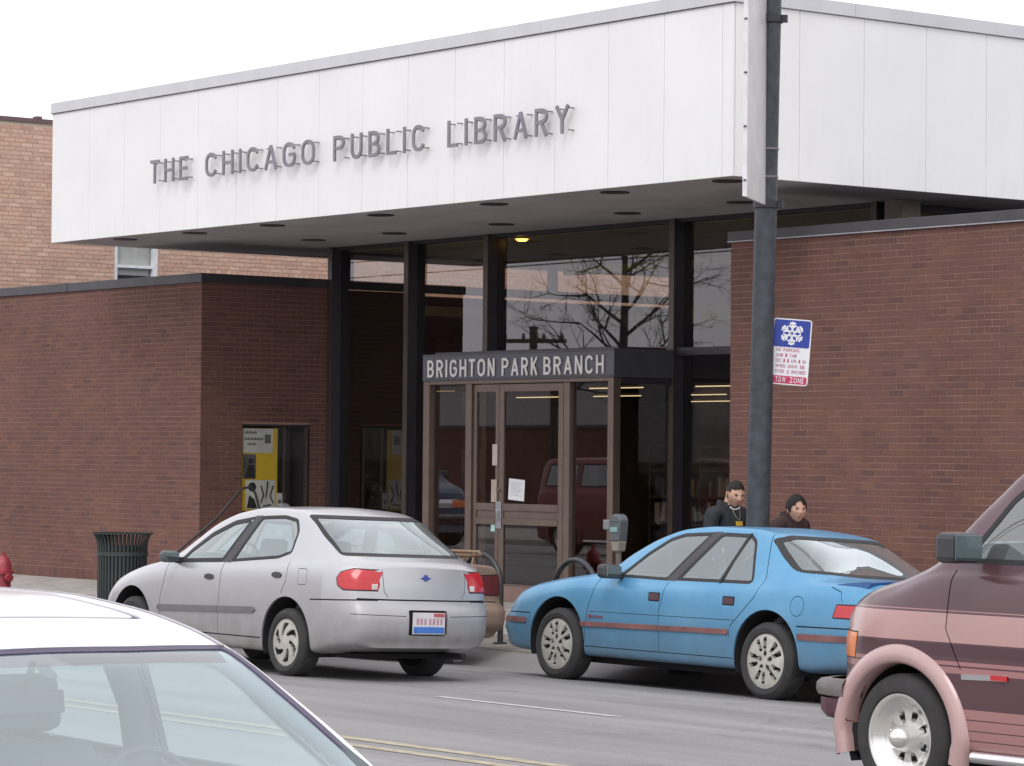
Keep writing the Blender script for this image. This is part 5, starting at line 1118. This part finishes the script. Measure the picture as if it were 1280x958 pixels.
# slatted litter bin
TB = mat('bin_green_grey', (.045,.055,.055), .5, .3, var=.15)
bn = thing('litter_bin', (-35.15, 20.8, -.05), 'dark green slatted steel litter bin with a flared rim beside the left brick wing', 'litter bin')
bc = Vector((-35.15, 20.8, gz(20.8))); sm_ = None
b = MB(); b.lathe([(.29,.04),(.295,.82),(.29,.84),(.001,.84)] if False else [(.285,.04),(.29,.80)], c=bc, n=32); b.build('liner', mat('bin_liner_dark', (.02,.022,.024), .8), bn, smooth=40)
for k in range(40):
    if sm_ is None:
        bb = MB(); prof = [(.315,.05),(.32,.3),(.322,.6),(.325,.78),(.335,.86),(.36,.93),(.395,.965)]
        vs = []
        for (r_, h_) in prof:
            for (dr, y) in ((0,-.016),(0,.016),(-.008,.016),(-.008,-.016)): vs.append((r_+dr, y, h_))
        fs = [(i*4+j, i*4+(j+1) % 4, (i+1)*4+(j+1) % 4, (i+1)*4+j) for i in range(6) for j in range(4)]+[(3,2,1,0),(24,25,26,27)]
        bb.add(vs, fs); o = bb.build('slat', TB, bn, smooth=60); sm_ = o.data
    else: o = link('slat', sm_, bn)
    o.location = bc; o.rotation_euler = (0, 0, 2*math.pi*k/40)
for (r_, z, t) in ((.328, .70, .05), (.325, .10, .05), (.40, .965, .014)):
    b = MB(); b.lathe([(r_-.006, z-t/2), (r_+.006, z-t/2), (r_+.006, z+t/2), (r_-.006, z+t/2), (r_-.006, z-t/2)], c=bc, n=48); b.build('ring', TB, bn, smooth=40)

# fire hydrant
HR = mat('hydrant_red', (.30,.03,.045), .45, var=.2, coat=.2)
hy = thing('fire_hydrant', (-37.24, 20.2, -.06), 'red fire hydrant at the far left edge of the pavement', 'hydrant'); hc = Vector((-37.24, 20.2, -.06))
b = MB(); b.lathe([(.15,0),(.15,.03),(.11,.05),(.10,.38),(.145,.39),(.145,.43),(.115,.44),(.11,.52),(.085,.58),(.04,.62),(.03,.63),(.03,.67),(.001,.67)], c=hc, n=24); b.build('barrel', HR, hy, smooth=35)
for a in (0, 90, 180):
    v = Vector((math.cos(RD(a)), -math.sin(RD(a)), 0)); b = MB(); b.tube([hc+v*.09+Vector((0,0,.34)), hc+v*.16+Vector((0,0,.34)), hc+v*.165+Vector((0,0,.34)), hc+v*.19+Vector((0,0,.34))], [.05,.05,.062,.055], 12); b.build('outlet', HR, hy, smooth=40)

# parking meters
def meter(x, y, label):
    t = thing('parking_meter', (x, y, gz(y)), label, 'parking meter', 'parking meters along the kerb'); z0 = gz(y)
    b = MB(); b.tube([(x, y, z0), (x, y, 1.0)], .03, 12); b.build('post', mat('meter_post', (.16,.13,.11), .6, .3), t, smooth=50)
    MG = mat('meter_grey', (.13,.145,.155), .45, .5, var=.12); 
    def oval(z0, z1, w0, w1, dpt, m, nm, dome=False):
        b = MB(); pr = [(-w0/2, z0), (w0/2, z0), (w1/2, z1)]
        if dome: pr += [(w1/2*math.cos(RD(a)), z1+w1/2*math.sin(RD(a))*.95) for a in range(15, 180, 15)]
        pr += [(-w1/2, z1)]; b.prism([(x+p[0], p[1]) for p in pr], y-dpt/2, y+dpt/2, 'y'); return b.build(nm, m, t, bevel=.015)
    oval(1.10, 1.30, .13, .175, .12, MG, 'housing', True); oval(1.0, 1.11, .09, .14, .11, mat('meter_tan', (.24,.21,.18), .6), 'coin_vault')
    b = MB(); b.prism([(x+.062*math.cos(RD(a)), 1.305+.062*math.sin(RD(a))) for a in range(0, 181, 15)], y-.07, y-.062, 'y'); b.build('display_window', mat('meter_glass', (.12,.14,.15), .15, coat=.5), t)
    b = MB(); b.box(x-.055, x+.055, y-.071, y-.064, 1.20, 1.25); b.build('instruction_label', mat('meter_label', (.2,.33,.32), .6), t)
    b = MB(); b.box(x-.21, x-.105, y-.04, y+.04, 1.22, 1.32); b.build('side_box', mat('meter_box', (.22,.225,.235), .5, .2), t, bevel=.008)
    return t
meter(-24.46, 20.3, 'grey parking meter with a small side box beside the front of the blue sedan'); meter(-30.64, 20.3, 'grey parking meter just showing above the roof of the silver sedan')
# bicycle hoops
def hoop(x, y, w, h, label):
    z0 = gz(y); t = thing('bicycle_hoop', (x, y, z0), label, 'bicycle rack', 'bicycle hoops on the pavement'); r_ = w/2
    pts = [(x-r_, y, z0), (x-r_, y, z0+h-r_)]+[(x-r_*math.cos(RD(a)), y, z0+h-r_+r_*math.sin(RD(a))) for a in range(15, 180, 15)]+[(x+r_, y, z0+h-r_), (x+r_, y, z0)]
    b = MB(); b.tube(pts, .032, 14); b.build('tube', mat('hoop_black', (.05,.052,.058), .4, .4, var=.2), t, smooth=60)
    for s in (-1, 1): b = MB(); b.lathe([(.075,0),(.075,.012),(.04,.02)], c=(x+s*r_, y, z0), n=16); b.build('foot_plate', BD, t, smooth=40)
hoop(-26.97, 20.45, .70, .95, 'black bicycle hoop between the tan sedan and the blue sedan'); hoop(-25.34, 20.45, .72, .94, 'black bicycle hoop behind the bonnet of the blue sedan')

# scraps of litter by the kerb
for i, (x, y, sz, lab) in enumerate(((-26.35, 19.6, .09, 'small crumpled white paper scrap in the gutter below the tan sedan'), (-26.05, 19.45, .06, 'smaller flattened white scrap in the gutter nearer the blue sedan'), (-22.6, 19.72, .08, 'thin white paper strip lying against the kerb under the blue sedan'))):
    b = MB(); vs = []; rl = random.Random(i+40)
    for a in range(7):
        for r_ in range(4): rr2 = sz*(r_+.3)/3.3*(1 if i < 2 else (2 if a % 3 == 0 else .35)); vs.append((x+rr2*math.cos(a*.898), y+rr2*math.sin(a*.898), gz(min(y, 19.75))+.012+rl.uniform(0, .035)))
    fs = [(a*4+r_, ((a+1) % 7)*4+r_, ((a+1) % 7)*4+r_+1, a*4+r_+1) for a in range(7) for r_ in range(3)]; b.add(vs, fs); tag(b.build('paper_scrap', PAP), lab, 'litter', 'paper scraps in the gutter')

# ------------------------------------------------------------------ people
def skinmesh(name, nodes, edges, m, parent, sub=2, smooth=True):
    me = bpy.data.meshes.new(name); me.from_pydata([n_[0] for n_ in nodes], edges, []); o = bpy.data.objects.new(name, me); col.objects.link(o)
    sk = o.modifiers.new('skin', 'SKIN'); ss = o.modifiers.new('sub', 'SUBSURF'); ss.levels = sub; ss.render_levels = sub
    for i, n_ in enumerate(nodes): r_ = n_[1]; me.skin_vertices[0].data[i].radius = (r_, r_) if not isinstance(r_, tuple) else r_; me.skin_vertices[0].data[i].use_root = i == 0
    bpy.context.view_layer.update(); me2 = bpy.data.meshes.new_from_object(o.evaluated_get(bpy.context.evaluated_depsgraph_get())); bpy.data.objects.remove(o)
    me2.name = name; me2.materials.clear(); me2.materials.append(m); me2.shade_smooth(); o = bpy.data.objects.new(name, me2); col.objects.link(o); o.parent = parent; return o
def headpt(d, hair=0, female=False):
    dx, dy, dz = d; x, y, z = .096*dx, (.084 if female else .079)*dy, .120*dz; t = max(0, -dz)
    y *= 1-.30*t**1.3; x *= (1-.42*t) if dx < 0 else (1-.06*t); 
    if dx < 0: x *= 1.05
    if dx > .2 and not hair:
        g = lambda a, b, c, e: math.exp(-((abs(y)-a)/b)**2-((z-c)/e)**2)
        x += .024*math.exp(-(y/.012)**2-((z+.022)/.016)**2)+.013*math.exp(-(y/.009)**2-((z-.006)/.022)**2)-.010*g(.031,.014,.010,.011)+.005*g(.028,.02,.030,.008)
        x += .007*math.exp(-(y/.024)**2-((z+.052)/.007)**2)+.006*math.exp(-(y/.020)**2-((z+.066)/.006)**2)-.003*math.exp(-(y/.022)**2-((z+.059)/.003)**2)+.009*math.exp(-(y/.022)**2-((z+.098)/.016)**2)
        x += .004*g(.045,.016,-.02,.02)
    return Vector((x, y, z))
def person(x, y, rot, hgt, label, female, skin, coat, hairc, shirt, pose):
    z0 = gz(y); t = thing('person', (x, y, z0), label, 'person', 'people on the pavement', (0, 0, rot)); k = hgt/1.75
    SK = mat('skin', skin, .5, var=.14, scale=16, spec=.4); CT = mat('jacket_cloth', coat, .85, var=.35, scale=9, bump=1, bscale=11); TR = mat('trouser_cloth', (.03,.035,.06), .9, var=.2); HR_ = mat('hair', hairc, .6, var=.5, scale=60, spec=.35, bump=.8, bscale=120); SHo = mat('shoe', (.04,.04,.04), .6)
    hx, hz, lean = pose
    S = lambda p: tuple(v*k for v in p)
    # one continuous body
    nd = [(S((0,0,.95)),.12*k), (S((0,0,1.12)),.115*k), (S((-.01,0,1.32)),.10*k), (S((.01,0,1.46)),.055*k), (S((.02+hx*.3,0,1.55)),.05*k), (S((.03+hx*.6,0,1.62)),.05*k)]; ed = [(0,1),(1,2),(2,3),(3,4),(4,5)]
    for s in (-1, 1):
        b0 = len(nd); st_ = .16*s
        nd += [(S((0,.10*s,.88)),.085*k), (S((st_*.6,.10*s,.50)),.055*k), (S((st_-.03,.10*s,.10)),.038*k), (S((st_+.10,.11*s,.035)),.03*k)]; ed += [(0,b0),(b0,b0+1),(b0+1,b0+2),(b0+2,b0+3)]
        a0 = len(nd); sw = -.12*s
        nd += [(S((-.01,.165*s,1.37)),.04*k), (S((-.02+sw*.3,.25*s,1.12)),.034*k), (S((.06+sw,.26*s,.93)),.028*k), (S((.10+sw,.25*s,.83)),.030*k)]; ed += [(2,a0),(a0,a0+1),(a0+1,a0+2),(a0+2,a0+3)]
        for f in range(4):
            c0 = len(nd); fx = (-.027+.018*f); L_ = (.9, 1.05, 1, .8)[f]
            nd += [(S((.10+sw+fx,.252*s,.80)),.0085*k), (S((.105+sw+fx,.252*s-.008*s,.80-.04*L_)),.008*k), (S((.115+sw+fx,.252*s-.025*s,.80-.07*L_)),.007*k)]; ed += [(a0+3,c0),(c0,c0+1),(c0+1,c0+2)]
        c0 = len(nd); nd += [(S((.14+sw,.235*s,.83)),.011*k), (S((.155+sw,.225*s,.79)),.009*k)]; ed += [(a0+3,c0),(c0,c0+1)]
    skinmesh('body', nd, ed, SK, t, 1)
    # clothes
    nd = [(S((0,0,.80)),.155*k), (S((0,0,1.0)),.15*k), (S((0,0,1.2)),.155*k), (S((-.015,0,1.36)),.15*k), (S((-.01,0,1.43)),.10*k)]; ed = [(0,1),(1,2),(2,3),(3,4)]
    for s in (-1, 1):
        a0 = len(nd); sw = -.12*s; nd += [(S((-.015,.12*s,1.40)),.105*k), (S((-.015,.205*s,1.375)),.09*k), (S((-.02+sw*.3,.255*s,1.12)),.068*k), (S((.06+sw,.26*s,.93)),.052*k), (S((.075+sw,.262*s,.88)),.048*k)]
        ed += [(3,a0),(a0,a0+1),(a0+1,a0+2),(a0+2,a0+3),(a0+3,a0+4)]
    jk = skinmesh('jacket', nd, ed, CT, t, 2)
    nd = [(S((0,0,.86)),.145*k)]; ed = []
    for s in (-1, 1):
        b0 = len(nd); st_ = .16*s; nd += [(S((0,.10*s,.80)),.10*k), (S((st_*.6,.10*s,.50)),.078*k), (S((st_-.03,.10*s,.12)),.065*k), (S((st_-.03,.10*s,.07)),.065*k)]; ed += [(0,b0),(b0,b0+1),(b0+1,b0+2),(b0+2,b0+3)]
        b = MB(); b.obox(S((st_+.03,.105*s,.04)), (.27*k,.095*k,.075*k)); b.build('shoe', SHo, t, bevel=.03, local=True)
    skinmesh('trousers', nd, ed, TR, t, 2)
    # collar standing open round the neck, shirt showing between
    vs = []; N_ = 28
    for r_, h_, o_ in ((.118,1.36,0),(.105,1.44,0),(.098,1.50,.0),(.088,1.505,0),(.085,1.44,0)):
        for i in range(N_+1): a = RD(38+284*i/N_); vs.append(S((-.012+r_*1.0*math.cos(a)+o_, r_*1.12*math.sin(a), h_-.03*max(0, math.cos(a)))))
    fs = [(i*(N_+1)+j, i*(N_+1)+j+1, (i+1)*(N_+1)+j+1, (i+1)*(N_+1)+j) for i in range(4) for j in range(N_)]; b = MB(); b.add(vs, fs); b.build('collar', CT, jk, smooth=60, local=True)
    b = MB(); vs = []
    for i, (zz, hw_, xx) in enumerate(((1.16,.035,.158),(1.26,.05,.150),(1.36,.062,.128),(1.42,.066,.098),(1.455,.06,.07))):
        for j in range(9): u = -1+j/4; vs.append(S((xx-.03*u*u, hw_*u, zz)))
    b.add(vs, [(i*9+j, i*9+j+1, (i+1)*9+j+1, (i+1)*9+j) for i in range(4) for j in range(8)]); b.build('shirt', mat('shirt_cloth', shirt, .9), t, smooth=60, local=True)
    if not female:
        b = MB(); b.tube([S((.10-.0*abs(u), .062*u, 1.435-.022*(1-u*u))) for u in [-1+i/6 for i in range(13)]], .009*k, 6); b.build('tee_neckline', mat('white_tee', (.7,.7,.7), .9), t, smooth=60, local=True)
        b = MB()
        for u in (-.03,.0,.03): b.obox(S((.158+.004, u, 1.275)), (.004,.022*k,.045*k), (0, RD(-8), 0)); 
        b.build('yellow_print', mat('print_yellow', (.62,.40,.03), .8), t, local=True)
        b = MB(); b.tube([S((.105,-.052,1.43)), S((.14,-.03,1.35)), S((.163,0,1.305)), S((.14,.03,1.35)), S((.105,.052,1.43))], .0025, 5); b.build('neck_chain', mat('chain', (.4,.38,.33), .4, .8), t, local=True)
    # head
    hd = bpy.data.objects.new('head', None)
    def build(fn, name, m, nu=56, nv=44, keep=None):
        vs = []; 
        for i in range(nv+1):
            th = math.pi*i/nv
            for j in range(nu): ph = 2*math.pi*j/nu; vs.append(fn((math.sin(th)*math.cos(ph), math.sin(th)*math.sin(ph), math.cos(th))))
        fs = [(i*nu+j, (i+1)*nu+j, (i+1)*nu+(j+1) % nu, i*nu+(j+1) % nu) for i in range(nv) for j in range(nu)]
        if keep: fs = [f for f in fs if keep(sum((vs[q] for q in f), Vector())/4)]
        me = bpy.data.meshes.new(name); me.from_pydata([tuple(v) for v in vs], [], fs); me.materials.append(m); me.shade_smooth(); o = bpy.data.objects.new(name, me); col.objects.link(o); return o
    h = build(lambda d: headpt(d, 0, female), 'head', SK); h.parent = t; h.location = S((.055+hx, 0, hz)); h.rotation_euler = (0, RD(lean), RD(pose_turn[0])); h.scale = (k*HS,)*3; bpy.data.objects.remove(hd)
    def hairfn(d):
        p = headpt(d, 1, female); g_ = (1.035 if not female else 1.085); p = p*g_; 
        n3 = (math.sin(d[0]*23+d[2]*31)+math.sin(d[1]*37))*.0012; p += Vector(d)*n3
        if female: p.x -= .006; p.z += .004
        return p
    def keep(c):
        w = .006*math.sin(c.y*160+c.x*90)
        if female: return c.z > .090-1.0*abs(c.y+.01)+w if c.x > .045 else (c.z > -.02+w if c.x > .012 else c.z > -.105)
        return c.z > .072-.22*abs(c.y)+w*.5 if c.x > .04 else (c.z > .028+w if c.x > .012 else c.z > -.03 if c.x > -.03 else c.z > -.06)
    o = build(hairfn, 'hair', HR_, keep=keep); o.parent = h
    if female:
        o = build(lambda d: Vector((.07*d[0]-.075, .062*d[1], .11*d[2]-.06)), 'hair_back', HR_, 24, 18); o.parent = h
    for s in (-1, 1):
        b = MB(); b.lathe([(.001,-.006),(.02,-.005),(.026,0),(.018,.004),(.001,.003)], axis='y', n=14); o = b.build('ear', SK, h, smooth=60, local=True); o.location = (-.008, s*.079, -.005); o.scale = (.75, 1.3, 1.2); o.rotation_euler = (0, 0, s*.35)
        if female: o.location = (-.004, s*.083, -.012)
        b = MB(); b.lathe([(.001,-.0085),(.008,-.006),(.0125,0),(.008,.006),(.001,.0085)], n=12); o = b.build('eye', mat('eye_white', (.22,.19,.18), .3), h, smooth=60, local=True); o.location = (.075, s*.031, .010)
        b = MB(); b.lathe([(.001,0),(.006,.0005),(.006,-.002)], axis='x', n=12); o = b.build('iris', mat('iris_dark', (.02,.015,.012), .2), h, local=True); o.location = (.0872, s*.031-.001, .0095)
        b = MB(); b.tube([(.086,s*.016,.027), (.088,s*.028,.032), (.079,s*.046,.028)], .0028, 5); b.build('eyebrow', HR_, h, smooth=60, local=True)
        b = MB(); b.tube([(.084,s*.019,.0165), (.0875,s*.031,.0185), (.080,s*.044,.0145)], .0016, 5); b.build('eyelid', HR_, h, local=True)
    b = MB(); b.tube([(.093,-.022,-.058), (.100,-.008,-.0555), (.100,.008,-.0555), (.093,.022,-.058)], .0042, 6); b.build('lips', mat('lips', (.30,.10,.09), .5), h, smooth=60, local=True)
    return t
HS = 1.09
pose_turn = [-14]
person(-23.97, 21.35, RD(0), 1.82, 'young man with short dark hair in a black jacket walking left of the pole', False, (.60,.36,.26), (.018,.02,.025), (.009,.007,.006), (.02,.02,.022), (.045, 1.567, 20))
HS = 1.17
pose_turn = [-22]
person(-23.10, 21.42, RD(4), 1.70, 'woman with dark pulled back hair in a dark brown coat right of the pole', True, (.60,.36,.27), (.035,.018,.018), (.012,.008,.008), (.03,.015,.015), (.02, 1.53, 6))

# ------------------------------------------------------------------ what stands across the street and shows in the glass
rt_ = random.Random(21)
tr = thing('bare_tree', (-61.5, 1.6, -.07), 'leafless street tree across the road, mirrored in the upper entrance glass', 'tree')
BK = mat('bark', (.07,.055,.05), .95, var=.3)
tb = MB(); tw = MB(); tb.tube([(-61.5,1.6,-.1),(-61.48,1.62,1.5),(-61.5,1.6,4.2),(-61.42,1.6,6.0),(-61.45,1.6,8.6)], [.17,.14,.12,.1,.04], 9)
def branch(p, d, L_, r_, dep):
    pts = [p]; q = p.copy(); dd = d.copy()
    for i in range(4): dd = (dd+Vector((rt_.uniform(-.18,.18), rt_.uniform(-.18,.18), rt_.uniform(-.05,.16)))).normalized(); q = q+dd*L_/4; pts.append(q.copy())
    (tb if dep < 1 else tw).tube(pts, [r_*(1-.17*i) for i in range(5)], 5 if dep < 2 else 3, cap=False)
    if dep < 4:
        for i in range(3 if dep < 2 else 2+(dep == 2)):
            c_ = pts[rt_.randint(1, 4)]; a = rt_.uniform(0, 6.28); e = dd.orthogonal().normalized(); e = Matrix.Rotation(a, 3, dd)@e
            branch(c_, (dd*.75+e*rt_.uniform(.5,.9)).normalized(), L_*rt_.uniform(.55,.75), r_*.55, dep+1)
for i in range(15):
    z = 3.4+i*.33; a = i*2.4+rt_.uniform(-.3,.3); branch(Vector((-61.46, 1.6, z)), Vector((math.cos(a), math.sin(a), .55)).normalized(), rt_.uniform(1.6, 2.5)*(1.15-.04*i), .055, 0)
tb.build('trunk', BK, tr, smooth=60); tw.build('twigs', BK, tr, kind='stuff')
up_ = thing('utility_pole', (-117.0, -39.0, -.1), 'far wooden utility pole with a crossarm, mirrored in the entrance glass', 'pole'); UPX, UPY = -117.0, -39.0
WD_ = mat('pole_wood', (.1,.08,.07), .9)
b = MB(); b.tube([(UPX,UPY,-.1),(UPX,UPY,8.2)], .2, 10); b.build('mast', WD_, up_); b = MB(); b.obox((UPX,UPY,7.5), (.2,3.2,.2), (0,0,.9)); b.build('crossarm', WD_, up_)
for k in (-1.4,-.5,.5,1.4):
    b = MB(); b.lathe([(.07,0),(.1,.1),(.05,.28),(.001,.3)], c=(UPX-math.sin(.9)*k, UPY+math.cos(.9)*k, 7.6), n=8); b.build('insulator', mat('insulator', (.12,.1,.1), .4), up_)
for i, (z, y) in enumerate(((7.9, 1.0), (7.5, 1.6), (7.0, 2.2))):
    b = MB(); b.tube([(-130+t_*10, y, z+ (.35*((t_-6)/6.)**2)) for t_ in range(12)], .022, 4); tag(b.build('overhead_cable', BLK), 'black overhead cable along the street, %s of three' % ('topmost', 'middle', 'lowest')[i], 'cable', 'overhead cables')
    b = MB()
lb = thing('low_building', (-110, -22, -.1), 'long low pale flat-roofed building across the street, mirrored in the doors', 'building')
b = MB(); b.box(-150, -72, -30, -18, -.1, 4.7); b.build('wall', mat('pale_render', (.45,.43,.42), .9), lb); b = MB(); b.box(-150.2, -71.8, -30.2, -17.8, 4.7, 4.95); b.build('roof_edge', COPE, lb)
WN = mat('shop_window_dark', (.03,.035,.05), .2); me = None
for i in range(18):
    if me is None: bb = MB(); bb.box(0, 3.2, -.06, .02, 0, 2.4); o = bb.build('window', WN, lb); me = o.data
    else: o = link('window', me, lb)
    o.location = (-149+i*4.25, -17.94, .7)
lc = thing('brick_row_building', (-90, -12, -.1), 'dark brown brick yard wall across the street, mirrored low in the doors', 'wall'); b = MB(); b.box(-160, -52, -13.5, -13, -.1, 2.9); b.build('wall', BR, lc); b = MB(); b.box(-160, -52, -13.55, -12.95, 2.9, 3.0); b.build('coping', COPE, lc)
def copy_tree(o, parent=None, mats=None):
    c = o.copy(); col.objects.link(c); c.parent = parent
    if mats and c.type == 'MESH' and c.data.materials and c.data.materials[0].name in mats:
        c.data = c.data.copy(); c.data.materials[0] = mats[c.data.materials[0].name]
    for ch in list(o.children): copy_tree(ch, c, mats)
    return c
for nm, c_, x, y, lab, sc3 in (('red', (.20,.012,.016), -45.5, 10.2, 'red van waiting across the street, mirrored in the right-hand door glass', 1.0), ('blue', (.02,.05,.13), -54.6, 10.4, 'dark blue van across the street, mirrored in the left-hand door glass', 1.08)):
    pm = carpaint(nm+'_van_paint', c_, .2, .35, .5); v2 = copy_tree(van, None, {VM.name: pm, PK.name: pm}); v2.name = nm+'_van'; v2['label'] = lab; v2.location = (x, y, -.02); v2.rotation_euler = (0, 0, math.pi); v2.scale = (sc3,)*3
